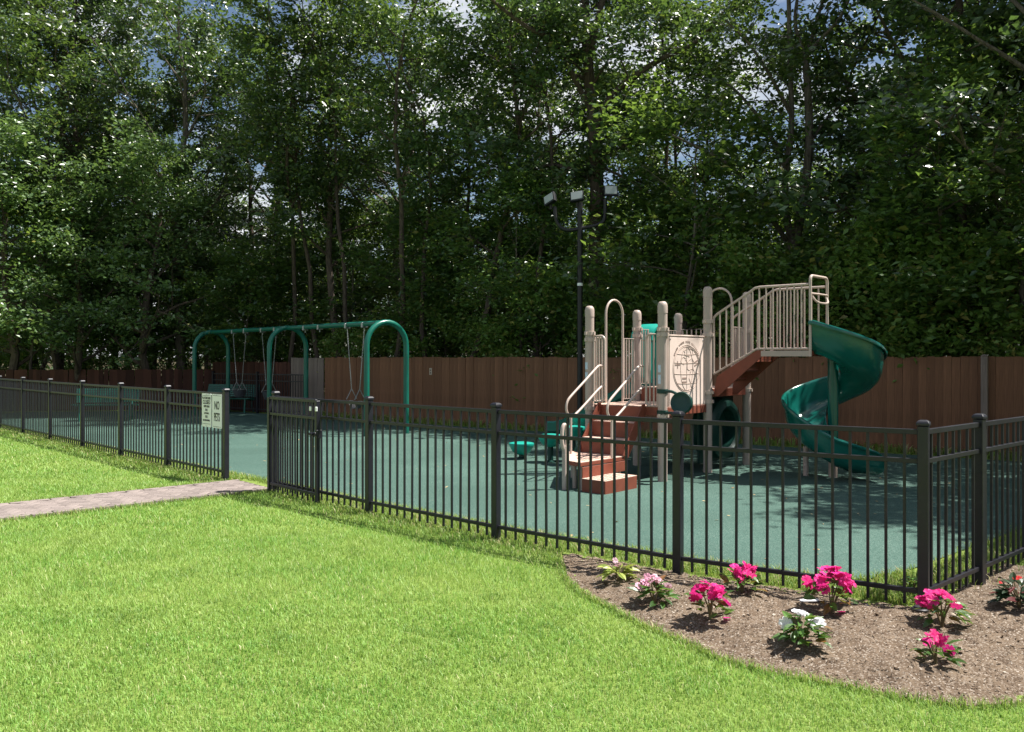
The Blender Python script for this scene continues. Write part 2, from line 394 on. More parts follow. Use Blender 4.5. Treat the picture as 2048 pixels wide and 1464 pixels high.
# ------------------------------------------------------------------ ground, lawn, rubber, path, soil
def sheet(name, poly, z, mat):
    me = bpy.data.meshes.new(name); me.from_pydata([(p[0], p[1], z) for p in poly], [], [tuple(range(len(poly)))])
    me.materials.append(mat); o = link(name, me); tag(o, kind='structure'); return o
sheet('ground', [(-900, -900), (900, -900), (900, 1500), (-900, 1500)], -.012, M['forestfloor'])
sheet('lawn', LAWN, 0.0, M['lawn'])
rub = [(p.x, p.y) for p in catmull([Vector((a, b_, 0)) for a, b_ in RUBBER], 1, True)]
sheet('rubber_surface', rub, .010, M['rubber'])

path = link('path', MB().prism([(p.x, p.y) for p in PATH], -.01, .008).mesh('path', M['sand'])); tag(path, kind='structure')
pm = MB().box((0, 0, 0), (.190, .090, .056)).mesh('paver', M['paver'], bevel=.005)
cells = []                                                      # herringbone on a 10 cm lattice turned 45 degrees
for i in range(-58, 10):
    for j in range(-10, 58):
        if (i - j) % 4 == 0: cells.append((i + 1.0, j + .5, 0))
        elif (i - j) % 4 == 3: cells.append((i + .5, j + 1.0, 1))
ca, sa = math.cos(R(45)), math.sin(R(45))
cand = []
for (a, b_, o_) in cells:
    x, y = a * .1, b_ * .1
    s_, w_ = (x * ca - y * sa), (x * sa + y * ca)
    cand.append((s_, w_, o_))
keep = []
for (s_, w_, o_) in cand:
    if -6.3 < s_ < -.02 and abs(w_) < PATH_W / 2 - .055:
        p = path_pt(s_, w_)
        if CX + F * p.x / p.y > -260: keep.append((p, o_))
ang0 = math.atan2(PATH_D.y, PATH_D.x)
for p, o_ in keep[:300]:
    link('paver', pm, path, (p.x, p.y, .0 + random.uniform(-.0015, .0015)), (random.uniform(-.008, .008), random.uniform(-.008, .008), ang0 + R(45) + (R(90) if o_ else 0) + random.uniform(-.01, .01)))
for w in (-PATH_W / 2 + .03, PATH_W / 2 - .03):
    pl = MB(); a = path_pt(-6.4, w); b_ = path_pt(.0, w)
    n = 31
    for q in range(n):
        c = a.lerp(b_, (q + .5) / n)
        if CX + F * c.x / c.y > -260:
            link('edge_paver', pm, path, (c.x, c.y, .003), (0, 0, ang0 + random.uniform(-.01, .01)), (1.02, .7, 1))

def seg_dist(x, y, poly, close=True):
    d = np.full(len(x), 1e9); n = len(poly)
    for i in range(n if close else n - 1):
        ax, ay = poly[i][0], poly[i][1]; bx, by = poly[(i + 1) % n][0], poly[(i + 1) % n][1]
        ex, ey = bx - ax, by - ay
        t = np.clip(((x - ax) * ex + (y - ay) * ey) / (ex * ex + ey * ey + 1e-12), 0, 1)
        d = np.minimum(d, np.hypot(x - ax - t * ex, y - ay - t * ey))
    return d
def vnoise(x, y, s, seed):
    r = np.random.default_rng(seed); G = r.random((64, 64))
    X, Y = x * s, y * s; xi, yi = np.floor(X).astype(int), np.floor(Y).astype(int); fx, fy = X - xi, Y - yi
    fx, fy = fx * fx * (3 - 2 * fx), fy * fy * (3 - 2 * fy)
    g = lambda i, j: G[i % 64, j % 64]
    return (g(xi, yi) * (1 - fx) + g(xi + 1, yi) * fx) * (1 - fy) + (g(xi, yi + 1) * (1 - fx) + g(xi + 1, yi + 1) * fx) * fy
def bed_h(x, y):
    d = seg_dist(x, y, BED); t = np.clip(d / .45, 0, 1)
    return .004 + .050 * t * t * (3 - 2 * t) + (vnoise(x, y, 5, 1) - .4) * .03 * t + (vnoise(x, y, 17, 2) - .5) * .018 + (vnoise(x, y, 45, 3) - .5) * .010
bx = np.array(BED); st = .03
gx, gy = np.meshgrid(np.arange(bx[:, 0].min() - .05, bx[:, 0].max() + .05, st), np.arange(bx[:, 1].min() - .05, bx[:, 1].max() + .05, st))
ok = inpoly(gx.ravel(), gy.ravel(), BED) | (seg_dist(gx.ravel(), gy.ravel(), BED) < .02)
hz = np.where(inpoly(gx.ravel(), gy.ravel(), BED), bed_h(gx.ravel(), gy.ravel()), -.003)
ny, nx = gx.shape; ok2 = ok.reshape(ny, nx)
q = ok2[:-1, :-1] & ok2[1:, :-1] & ok2[:-1, 1:] & ok2[1:, 1:]
ii, jj = np.nonzero(q); idx = lambda a, c: a * nx + c
fc = np.stack([idx(ii, jj), idx(ii, jj + 1), idx(ii + 1, jj + 1), idx(ii + 1, jj)], 1)
used = np.unique(fc); rm = np.full(nx * ny, -1); rm[used] = np.arange(len(used))
soil = link('garden_bed', np_mesh('garden_bed', np.stack([gx.ravel(), gy.ravel(), hz], 1)[used], rm[fc], M['soil'], True)); tag(soil, kind='structure')

def rand_quads(P, size, aspect, tilt, r):
    """small randomly turned quads lying at points P"""
    n = len(P); a = r.random(n) * 6.283; u = np.stack([np.cos(a), np.sin(a), np.zeros(n)], 1)
    nn = np.stack([r.normal(0, tilt, n), r.normal(0, tilt, n), np.ones(n)], 1); nn /= np.linalg.norm(nn, axis=1)[:, None]
    u -= nn * (u * nn).sum(1)[:, None]; u /= np.linalg.norm(u, axis=1)[:, None]; w = np.cross(nn, u)
    u *= size[:, None] / 2; w *= (size * aspect)[:, None] / 2
    V = np.stack([P - u - w * .7, P + u * .8 - w, P + u + w * .8, P - u * .9 + w], 1).reshape(-1, 3)
    Fq = (np.arange(n) * 4)[:, None] + np.arange(4)[None]
    return V, Fq
# mulch chips and crumbs on the soil
n = 30000
X = rng.uniform(bx[:, 0].min(), bx[:, 0].max(), n); Y = rng.uniform(bx[:, 1].min(), bx[:, 1].max(), n)
k = inpoly(X, Y, BED); X, Y = X[k], Y[k]
P = np.stack([X, Y, bed_h(X, Y) + .004], 1); sz = rng.uniform(.004, .013, len(P)) * (1 + (rng.random(len(P)) < .04) * 1.6)
V, Fq = rand_quads(P, sz, rng.uniform(.25, .8, len(P)), .5, rng)
tag(link('mulch', np_mesh('mulch', V, Fq, M['chip'])), 'dry mulch chips and crumbs strewn over the garden bed', 'mulch', kind='stuff')
# bits of leaf blown over the rubber
n = 520
X = rng.uniform(-8, 7, n); Y = rng.uniform(6.2, 20, n); k = inpoly(X, Y, RUBBER); X, Y = X[k], Y[k]
P = np.stack([X, Y, np.full(len(X), .016)], 1)
V, Fq = rand_quads(P, rng.uniform(.012, .05, len(P)), rng.uniform(.3, .7, len(P)), .2, rng)
tag(link('leaf_litter', np_mesh('leaf_litter', V, Fq, M['litter'])), 'pale fallen leaf bits scattered on the green rubber', 'leaf litter', kind='stuff')

# ------------------------------------------------------------------ grass blades
FLINE = [tuple(p[:2]) for p in LEFT_POSTS[::-1]] + [tuple(p[:2]) for p in MAIN_POSTS] + [tuple(p[:2]) for p in RIGHT_POSTS[1:]]
OUTER = [(-45, -14), (45, -14), (45, -6), (17.3, 6.8)] + [tuple(p[:2]) for p in RIGHT_POSTS[::-1]] + [tuple(p[:2]) for p in MAIN_POSTS[-2::-1]] + [tuple(p[:2]) for p in LEFT_POSTS] + [(-45, 31)]
def blades(X, Y, h, w, lean, r, seg2=False, z0=0.0):
    n = len(X); a = r.random(n) * 6.283; d = np.stack([np.cos(a), np.sin(a), np.zeros(n)], 1)
    s = np.stack([-np.sin(a + r.normal(0, .5, n)), np.cos(a), np.zeros(n)], 1) * (w / 2)[:, None]
    B = np.stack([X, Y, np.full(n, z0) if np.isscalar(z0) else z0], 1)
    up = np.zeros((n, 3)); up[:, 2] = 1
    if seg2:
        m_ = B + up * (h * .62)[:, None] + d * (h * lean * .28)[:, None]
        t = B + up * (h * (1 - .25 * lean))[:, None] + d * (h * lean)[:, None]
        V = np.stack([B - s, B + s, m_ + s * .85, m_ - s * .85, t + s * .12, t - s * .12], 1).reshape(-1, 3)
        o = (np.arange(n) * 6)[:, None]
        Fq = np.concatenate([o + np.array([[0, 1, 2, 3]]), o + np.array([[3, 2, 4, 5]])], 0)
    else:
        t = B + up * h[:, None] + d * (h * lean)[:, None]
        V = np.stack([B - s, B + s, t + s * .2, t - s * .2], 1).reshape(-1, 3)
        Fq = (np.arange(n) * 4)[:, None] + np.arange(4)[None]
    return V, Fq
def scatter(y0, y1, dens, xlim=None):
    x1 = .66 * y1 + 1.9; xa, xb = (-x1, x1) if xlim is None else xlim
    n = int((xb - xa) * (y1 - y0) * dens)
    X = rng.uniform(xa, xb, n); Y = rng.uniform(y0, y1, n)
    k = np.abs(X) < .62 * Y + 1.5; X, Y = X[k], Y[k]
    k = inpoly(X, Y, OUTER) & ~inpoly(X, Y, [tuple(p[:2]) for p in PATH])
    X, Y = X[k], Y[k]
    k = ~inpoly(X, Y, BED); return X[k], Y[k]
VV, FF = [], []; off = 0
def push(V, Fq):
    global off
    VV.append(V); FF.append(Fq + off); off += len(V)
for (y0, y1, dens, hh, ww, s2) in ((2.5, 4.2, 12500, .029, .0034, True), (4.2, 5.6, 9400, .030, .0040, True), (5.6, 8, 6600, .031, .0050, False), (8, 12, 3500, .031, .0075, False), (12, 22, 1400, .033, .0115, False)):
    X, Y = scatter(y0, y1, dens)
    n = len(X); clump = vnoise(X, Y, 2.3, 11) * .5 + vnoise(X, Y, 7, 12) * .5
    push(*blades(X, Y, hh * rng.uniform(.55, 1.25, n) * (.75 + .5 * clump), ww * rng.uniform(.7, 1.25, n), rng.uniform(.15, 1.0, n), rng, s2))
tag(link('grass', np_mesh('grass', np.concatenate(VV), np.concatenate(FF), M['grass'])), 'short bright green lawn grass in front of the fence', 'grass', kind='stuff')
# longer trimmed grass along the fence feet, inside strip, path and bed edges
VV, FF = [], []; off = 0
def along(poly, dens, spread, h, w, shift=0.0, filt=None, closed=False):
    pts = [Vector((p[0], p[1], 0)) for p in poly]
    for i in range(len(pts) - (0 if closed else 1)):
        a, b_ = pts[i], pts[(i + 1) % len(pts)]; L_ = (b_ - a).length
        if L_ < 1e-4: continue
        nn = Vector((-(b_ - a).y, (b_ - a).x, 0)).normalized(); c = (a + b_) / 2
        if c.y < 1 or abs(c.x) > .7 * c.y + 1.5: continue
        lod = min(1.0, 8.0 / c.y) ** 1.4
        n = int(L_ * dens * lod)
        t = rng.random(n); o_ = rng.normal(shift, spread, n)
        X = a.x + (b_.x - a.x) * t + nn.x * o_; Y = a.y + (b_.y - a.y) * t + nn.y * o_
        if filt is not None:
            k = filt(X, Y); X, Y = X[k], Y[k]
        n = len(X)
        push(*blades(X, Y, h * rng.uniform(.4, 1.3, n), w / lod ** .5 * rng.uniform(.7, 1.3, n), rng.uniform(.2, .9, n), rng, True))
notp = lambda X, Y: ~inpoly(X, Y, [tuple(p[:2]) for p in PATH])
fine = lambda X, Y: notp(X, Y) & ~inpoly(X, Y, RUBBER)
fmain = [tuple(p[:2]) for p in MAIN_POSTS]; fleft = [tuple(p[:2]) for p in LEFT_POSTS]; fright = [tuple(p[:2]) for p in RIGHT_POSTS]
nobed = lambda X, Y: fine(X, Y) & (~inpoly(X, Y, BED) | (rng.random(len(X)) < .05))
along(fmain, 2200, .10, .062, .005, .20, nobed)
along(fmain, 1100, .13, .055, .005, -.08, nobed)
along(fleft, 2300, .11, .062, .006, -.13, fine); along(fleft, 1400, .12, .062, .006, .10, fine)
along(fright, 2200, .13, .085, .005, .20, nobed)
along(fright[1:], 1400, .2, .07, .005, -.25, nobed)
along([(p[0], p[1]) for p in RUBBER[1:10]], 900, .05, .07, .005, -.06, fine)
along([tuple(p[:2]) for p in (PATH[0], PATH[1])], 500, .03, .055, .005, -.03, fine)
along([tuple(p[:2]) for p in (PATH[3], PATH[2])], 500, .03, .055, .005, .03, fine)
along(BED[:80], 650, .02, .055, .0045, -.02, lambda X, Y: ~inpoly(X, Y, BED))
along([(p.x, p.y) for p in (WF_A + WN * .25, WF_B + WN * .25)], 420, .12, .16, .012)
tag(link('rough_grass', np_mesh('rough_grass', np.concatenate(VV), np.concatenate(FF), M['tuft'])), 'longer rough grass along the fence feet and bed edges', 'grass', kind='stuff')

# ------------------------------------------------------------------ black metal fences
def post_mesh(h, w, name='post'):
    return MB().box((0, 0, h / 2 - .03), (w, w, h + .06)).mesh(name, M['fence'], bevel=.004)
POST = post_mesh(1.20, .066)
CAP = MB().strip([[(sx * s_ / 2, sy * s_ / 2, z) for sx, sy in ((-1, -1), (1, -1), (1, 1), (-1, 1))] for s_, z in ((.080, 0), (.080, .016), (.066, .028), (.040, .036))]).mesh('post_cap', M['fence'], bevel=.002)
PICK = MB().box((0, 0, .595), (.017, .017, 1.12)).mesh('picket', M['fence'])
def picket_mesh(z0, z1): return MB().box((0, 0, (z0 + z1) / 2), (.017, .017, z1 - z0)).mesh('picket', M['fence'])
PICK = picket_mesh(.035, 1.145)
RAILS = ((1.160, .034), (.970, .030), (.125, .030))
def add_post(root, p, o0, ang):
    q = link('post', POST, root, p - o0, (0, 0, ang)); link('post_cap', CAP, q, (0, 0, 1.203))
def metal_fence(name, label, posts, skip_first=False, pitch=.1143, extra=None):
    o0 = posts[0].copy(); root = thing(name, label, 'fence', o0)
    for i, p in enumerate(posts):
        d = (posts[min(i + 1, len(posts) - 1)] - posts[max(i - 1, 0)]); a = math.atan2(d.y, d.x)
        if i == len(posts) - 1 and extra: a = extra
        if not (skip_first and i == 0): add_post(root, p, o0, a)
        if i < len(posts) - 1:
            b_ = posts[i + 1]; d = b_ - p; L_ = d.length; d.normalize(); aa = math.atan2(d.y, d.x)
            s0 = p + d * .034 - o0; s1 = b_ - d * .034 - o0
            for z, hh in RAILS:
                part('rail', MB().bar(s0 + Vector((0, 0, z)), s1 + Vector((0, 0, z)), .030, hh), M['fence'], root, bevel=.002)
            n = max(2, round(L_ / pitch))
            for k in range(1, n):
                q = p + d * (L_ * k / n) - o0
                link('picket', PICK, root, (q.x, q.y, random.uniform(-.004, .004)), (random.uniform(-.004, .004), random.uniform(-.004, .004), aa))
    return root
lf = metal_fence('metal_fence', 'black metal picket fence running left from the gate opening, signs hung on its end', LEFT_POSTS)
mf = metal_fence('metal_fence', 'long black metal picket fence across the middle, from gate hinge to corner by the flowers', MAIN_POSTS)
rf = metal_fence('metal_fence', 'black metal picket fence turning back from the corner post at the right edge', RIGHT_POSTS, skip_first=True)
# short dark run in front of the grey boards at the back
bp = [v2(-5.80, 23.95), v2(-7.55, 25.2), v2(-9.3, 26.45)]
bf = metal_fence('metal_fence', 'dark metal picket fence far back in the shade in front of grey boards', bp)

# open gate leaf folded back along the fence
g0 = MAIN_POSTS[0] + Vector((-.07, -.05, 0)); g1 = ground_at(629, 1010); gd = (g1 - g0); GL = 1.20; gd.normalize(); ga = math.atan2(gd.y, gd.x)
gate = thing('metal_gate', 'open black metal gate leaf folded back against the fence, latch on its free end', 'gate', g0, ga)
ST = MB().box((0, 0, .60), (.046, .046, 1.13)).mesh('stile', M['fence'], bevel=.003)
for s_ in (.023, GL - .023): link('stile', ST, gate, (s_, 0, 0))
for z, hh in RAILS: part('rail', MB().bar((.046, 0, z), (GL - .046, 0, z), .030, hh), M['fence'], gate, bevel=.002)
for k in range(1, 10): link('picket', PICK, gate, (GL * k / 10, 0, 0))
lt = part('latch', MB().box((GL + .012, -.01, .80), (.05, .06, .09)).box((GL - .02, -.045, .80), (.10, .03, .035)), M['fence'], gate, bevel=.004)
link('latch_knob', MB().lathe([(.0, -.02), (.02, -.015), (.024, 0), (.02, .015), (0, .02)], 10).mesh('latch_knob', M['fence'], True), lt, (GL - .03, -.075, .80))
for z in (.30, 1.06): part('hinge', MB().tube([(-.012, .01, z - .05), (-.012, .01, z + .05)], .016, 10), M['fence'], gate, True)
for x_ in (GL - .12, GL + .01): part('hinge_cap', MB().box((x_, -.032, 1.075), (.035, .016, .05)), M['signface'], gate, bevel=.004)

# ------------------------------------------------------------------ notices by the gate
def text_mesh(name, body, size, mat, xs=1.0, depth=.0008):
    cu = bpy.data.curves.new(name, 'FONT'); cu.body = body; cu.size = size; cu.align_x = 'CENTER'; cu.align_y = 'CENTER'; cu.extrude = depth; cu.offset = size * .018
    o = bpy.data.objects.new(name, cu); col.objects.link(o)
    me = bpy.data.meshes.new_from_object(o.evaluated_get(bpy.context.evaluated_depsgraph_get())); me.name = name
    bpy.data.objects.remove(o); bpy.data.curves.remove(cu)
    me.materials.clear(); me.materials.append(mat)
    for v_ in me.vertices: v_.co.x *= xs
    return me
fd = LSTEP.normalized(); fa = math.atan2(-fd.y, -fd.x)             # along the fence, towards the gate = left to right in the photo
def notice(s_mid, label, lines, border):
    c = LF0 + fd * s_mid; nrm = Vector((fd.y, -fd.x, 0))
    nrm = -nrm if nrm.y > 0 else nrm                               # to the camera side
    nrm = Vector((-.72, -.695, 0)).normalized()
    root = thing('notice_board', label, 'sign', c + nrm * .030 + Vector((0, 0, .925)), fa)
    w, h = .295, .455
    bd = MB(); r_ = .018; pts = []
    for cx_, cz_, a0 in ((w / 2 - r_, -h / 2 + r_, -90), (w / 2 - r_, h / 2 - r_, 0), (-w / 2 + r_, h / 2 - r_, 90), (-w / 2 + r_, -h / 2 + r_, 180)):
        for k in range(5): a = R(a0 + 22.5 * k); pts.append((cx_ + r_ * math.cos(a), cz_ + r_ * math.sin(a)))
    bd.prism(pts, -.002, .002)
    part('board', bd, M['signface'], root, rot=(R(90), 0, 0))
    for z_ in border:
        part('border_line', MB().box((0, -.0036, z_), (w * .84, .001, .004)), M['ink'], root)
    for txt, size, z_, xs in lines:
        link('lettering', text_mesh('lettering', txt, size, M['ink'], xs), root, (0, -.0032, z_), (R(90), 0, 0))
    for sx in (-1, 1):
        for sz in (-1, 1): part('bolt', MB().lathe([(.006, 0), (.006, .002), (.003, .004)], 8), M['galv'], root, True, loc=(sx * .0, -.003, sz * (h / 2 - .012)), rot=(R(90), 0, 0)) if sx > 0 else None
    return root
notice(.52, 'white notice lettered playground closed with rules, hung left of the no pets sign', [('PLAYGROUND', .046, .165, .84), ('CLOSED', .076, .108, .80), ('10PM 8AM', .044, .052, .92), ('NO', .050, .002, .95), ('LOITERING', .034, -.042, .9), ('NO', .050, -.090, .95), ('SKATEBOARDING', .034, -.138, .78)], (.20, -.185))
notice(.20, 'white sign reading no pets, hung right beside the gate opening', [('NO', .155, .072, .62), ('PETS', .155, -.085, .55)], (.208, -.208))

# ------------------------------------------------------------------ wooden board fence
WH = 1.66
def board_mesh(h, w, name='board', ear=.02):
    y = .010
    pts = [(-w / 2, 0), (w / 2, 0), (w / 2, h - ear), (w / 2 - ear, h), (-w / 2 + ear, h), (-w / 2, h - ear)]
    mb = MB(); n = 6
    mb.add([(a, -y, c) for a, c in pts] + [(a, y, c) for a, c in pts], [tuple(range(n)), tuple(range(2 * n - 1, n - 1, -1))] + [(i, n + i, n + (i + 1) % n, (i + 1) % n) for i in range(n)])
    return mb
def board_fence(label, a, b_, h, mat, w=.128, jit=.002, off=0.0, name='wooden_fence'):
    root = thing(name, label, 'fence', a, math.atan2((b_ - a).y, (b_ - a).x))
    L_ = (b_ - a).length; n = int(L_ / (w + .0015)); me = board_mesh(h, w, ear=.011).mesh('board', mat)
    for i in range(n):
        link('board', me, root, ((i + .5) * (w + .0015), off + random.uniform(-.003, .003), random.uniform(-.014, .012)), (random.uniform(-.006, .006), random.uniform(-jit, jit), 0))
    for z in (.35, h * .55, h - .25): part('rail', MB().box((L_ / 2, .055, z), (L_, .04, .09)), mat, root)
    return root
gsplit = WF_A + WD * .03
board_fence('tall brown stained board fence behind the swings, play structure and slide', gsplit, WF_B, WH, M['wood'])
gl = WF_A - Vector((WF_A - WF_L)).normalized() * 1.45
board_fence('weathered grey board section of fence behind the middle of the swing set', gl, WF_A, WH - .01, M['woodgrey'])
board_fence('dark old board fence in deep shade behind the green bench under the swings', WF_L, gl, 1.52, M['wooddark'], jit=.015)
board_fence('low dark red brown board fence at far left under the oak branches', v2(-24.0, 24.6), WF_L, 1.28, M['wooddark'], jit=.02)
# grey square post standing in front of the boards at the right
pp = at(1969, 800, 14.05); pp.z = 0
gp = thing('fence_post', 'weathered grey wooden post in front of the brown boards at the right', 'post', pp, math.atan2(WD.y, WD.x))
part('shaft', MB().box((0, 0, .82), (.10, .10, 1.70)), M['woodgrey'], gp, bevel=.008)
part('top_bevel', MB().strip([[(sx * s_, sy * s_, z) for sx, sy in ((-1, -1), (1, -1), (1, 1), (-1, 1))] for s_, z in ((.05, 1.671), (.025, 1.70))]), M['woodgrey'], gp)
# small plate on the boards
tt = 0
for q in range(4000):
    p = WF_A + WD * (q * .005)
    if CX + F * p.x / p.y > 862: break
pl = thing('wall_plate', 'small pale plate fixed to the brown boards right of the swing set', 'plate', p + WN * .018 + Vector((0, 0, 1.30)), math.atan2(WD.y, WD.x))
part('cover', MB().box((0, 0, 0), (.085, .012, .17)), M['stone_pale'], pl, bevel=.003)
part('socket', MB().box((0, -.008, .03), (.03, .006, .04)).box((0, -.008, -.035), (.03, .006, .04)), M['dark_groove'], pl)

# ------------------------------------------------------------------ swing set
A3, A1 = v2(-2.66, 18.05), v2(-8.75, 24.75)
bd = (A1 - A3); SL = bd.length; bd.normalize()
sw = thing('swing_set', 'green arched tube swing set with two bays in the tree shade', 'swing set', A3, math.atan2(bd.y, bd.x))   # x along the beam
SH, SR_ = 2.40, .50
def arch(x):
    pts = [(x, -SR_, -.02), (x, -SR_, .6), (x, -SR_, 1.3)] + [(x, -SR_ * math.cos(R(a)), SH - SR_ + SR_ * math.sin(R(a))) for a in range(0, 181, 12)] + [(x, SR_, 1.3), (x, SR_, .6), (x, SR_, -.02)]
    return MB().tube(pts, .060, 14)
for x in (0, SL * .485, SL): part('arch_leg', arch(x), M['swing'], sw, True)
part('top_beam', MB().tube([(-.04, 0, SH - .01), (SL * .485, 0, SH - .01), (SL + .04, 0, SH - .01)], .056, 14), M['swing'], sw, True)
def chain(a, b_, n=44):
    mb = MB(); a, b_ = Vector(a), Vector(b_); d = (b_ - a)
    x = d.cross(Vector((0, 1, 0))).normalized(); y = d.cross(x).normalized()
    for i in range(n):
        p0 = a + d * (i / n); p1 = a + d * ((i + 1.15) / n); mb.bar(p0, p1, .022, .006, up=(x if i % 2 else y))
    return mb
def bucket(x):
    s = thing('swing', None, 'swing', (0, 0, 0)); return s
swing_xs = [(SL * .485 * .32, 'belt'), (SL * .485 * .74, 'none'), (SL * .485 + SL * .515 * .22, 'bucket'), (SL * .485 + SL * .515 * .60, 'bucket')]
for x in [SL * .485 * f for f in (.20, .36, .64, .80)] + [SL * .485 + SL * .515 * f for f in (.14, .30, .52, .68)]:
    part('hanger_clamp', MB().box((x, 0, SH - .035), (.055, .14, .115)).tube([(x, 0, SH - .09), (x, 0, SH - .15)], .012, 6), M['galv'], sw, bevel=.006)
swm = Matrix.Translation(A3) @ Matrix.Rotation(math.atan2(bd.y, bd.x), 4, 'Z')
def place_swing(x, sp, zseat, label, kind):
    p = swm @ Vector((x, 0, 0))
    r = thing('swing', label, 'swing', p, math.atan2(bd.y, bd.x), 'swings on the green frame')
    for s_ in (-1, 1):
        part('chain', chain((s_ * sp, 0, SH - .15), (s_ * .17, 0, zseat + .42)), M['galv'], r)
        for t in (-1, 1): part('seat_chain', chain((s_ * .17, 0, zseat + .43), (s_ * .17, t * .13, zseat + .20), 9), M['galv'], r)
    if kind == 'bucket':
        rows = []
        for z, rx, ry in ((0, .06, .05), (.02, .13, .11), (.10, .17, .15), (.20, .185, .165), (.225, .195, .175), (.225, .175, .155), (.20, .165, .145), (.10, .15, .13), (.05, .10, .09)):
            rows.append([(rx * math.cos(a), ry * math.sin(a), zseat + z) for a in np.linspace(0, 2 * math.pi, 20, endpoint=False)])
        part('bucket_seat', MB().strip(rows), M['rubber_black'], r, True)
        for s_ in (-1, 1): part('leg_strap', MB().tube([(s_ * .05, -.165, zseat + .21), (s_ * .08, -.10, zseat + .06), (s_ * .05, 0, zseat + .02)], .022, 6), M['rubber_black'], r, True)
        part('rim_highlight', MB().box((.05, -.172, zseat + .185), (.11, .008, .05)), M['signface'], r)  # white bar painted in as the highlight on the bucket rim
        for s_ in (-1, 1): part('rivet_plate', MB().box((s_ * .17, 0, zseat + .235), (.05, .10, .012)), M['galv'], r)
    else:
        rows = []
        for t in np.linspace(-1, 1, 15):
            xx, zz = t * .20, zseat + .13 * t * t
            rows.append([(xx, -.07, zz), (xx, .07, zz), (xx, .07, zz - .012), (xx, -.07, zz - .012)])
        part('belt_seat', MB().strip(rows), M['rubber_black'], r, True)
        for s_ in (-1, 1): part('end_plate', MB().box((s_ * .19, 0, zseat + .14), (.012, .10, .06)), M['galv'], r)
    return r
place_swing(SL * .485 + SL * .515 * .60, SL * .515 * .085, .55, 'black toddler bucket swing with a painted white highlight, behind the gate post', 'bucket')
place_swing(SL * .485 + SL * .515 * .22, SL * .515 * .085, .55, 'dark bucket swing nearest the middle green arch', 'bucket')
place_swing(SL * .485 * .28, SL * .485 * .08, .52, 'black belt swing hanging low behind the fence in the nearer bay', 'belt')

# ------------------------------------------------------------------ benches
def bench(label, c, rz, L_=1.65):
    r = thing('park_bench', label, 'bench', c, rz)               # front faces local -y
    def slat(p, tilt, w=.052): part('slat', MB().box((0, 0, 0), (L_, w, .022)), M['bench'], r, bevel=.003, loc=p, rot=(tilt, 0, 0))
    for i in range(7): slat((0, -.21 + i * .066, .44 - .010 * i + (.01 if i else 0)), R(-4))
    for i in range(6): slat((0, .255 + i * .020, .50 + i * .062), R(76))
    for x in (-L_ / 2 + .18, L_ / 2 - .18):
        part('leg', MB().tube(catmull([(x, -.21, 0), (x, -.20, .20), (x, -.17, .415)], 3), .026, 8), M['bench'], r, True)
        part('leg', MB().tube(catmull([(x, .30, 0), (x, .21, .20), (x, .235, .42), (x, .30, .62), (x, .385, .83)], 3), .026, 8), M['bench'], r, True)
        part('seat_bracket', MB().bar((x, -.21, .412), (x, .25, .355), .05, .016), M['bench'], r)
    return r
b1 = ground_at(212, 842); bench('green slatted park bench in a patch of sun at the far left, behind the fence', b1, R(14), 1.55)
bench('green slatted park bench in the shade behind the bucket swings', v2(-8.55, 25.55), R(-14), 1.75)

# ------------------------------------------------------------------ flood light pole
lp = at(1160, 700, 17.6); lp.z = 0
fl = thing('light_pole', 'tall black light pole with three floodlights behind the play structure', 'light pole', lp); fl.scale = (.975, .975, .982)
part('pole', MB().tube([(0, 0, -.02), (0, 0, 2.5), (0, 0, 4.95)], .058, 12), M['pole'], fl, True)
part('base_plate', MB().box((0, 0, .02), (.30, .30, .04)), M['pole'], fl, bevel=.006)
part('band', MB().tube([(0, 0, 3.19), (0, 0, 3.25)], .060, 12), M['signface'], fl, True)
for sx, zz, rz in ((-1, 4.86, .55), (1, 5.02, 0), ):
    part('arm', MB().tube(catmull([(0, 0, 4.40), (sx * .25, -.02, 4.38 + (.06 if sx > 0 else -.02)), (sx * .43, -.02, 4.44 + (.06 if sx > 0 else 0)), (sx * .52, -.02, 4.62), (sx * .535, -.02, zz)], 5), .040, 10), M['pole'], fl, True)
def flood(x, z, rz, tilt, roll=0.0):
    h = part('flood_head', MB().strip([[(sx * a, y, sz * b_) for sx, sz in ((-1, -1), (1, -1), (1, 1), (-1, 1))] for a, b_, y in ((.145, .108, -.07), (.145, .108, -.02), (.12, .09, .05), (.05, .045, .08))]), M['pole'], fl, bevel=.004, loc=(x, -.06, z), rot=(tilt, roll, rz))
    link('lens', MB().box((0, -.0745, .008), (.245, .008, .170)).mesh('lens', M['lens'], bevel=.003), h)
    part('knuckle', MB().tube([(x, -.02, z - .20), (x, -.03, z - .03)], .032, 8), M['pole'], fl, True)
flood(-.62, 5.00, -.75, R(-12), -.35); flood(-.06, 5.05, -.25, R(-16), -.12); flood(.64, 5.17, .05, R(-8))

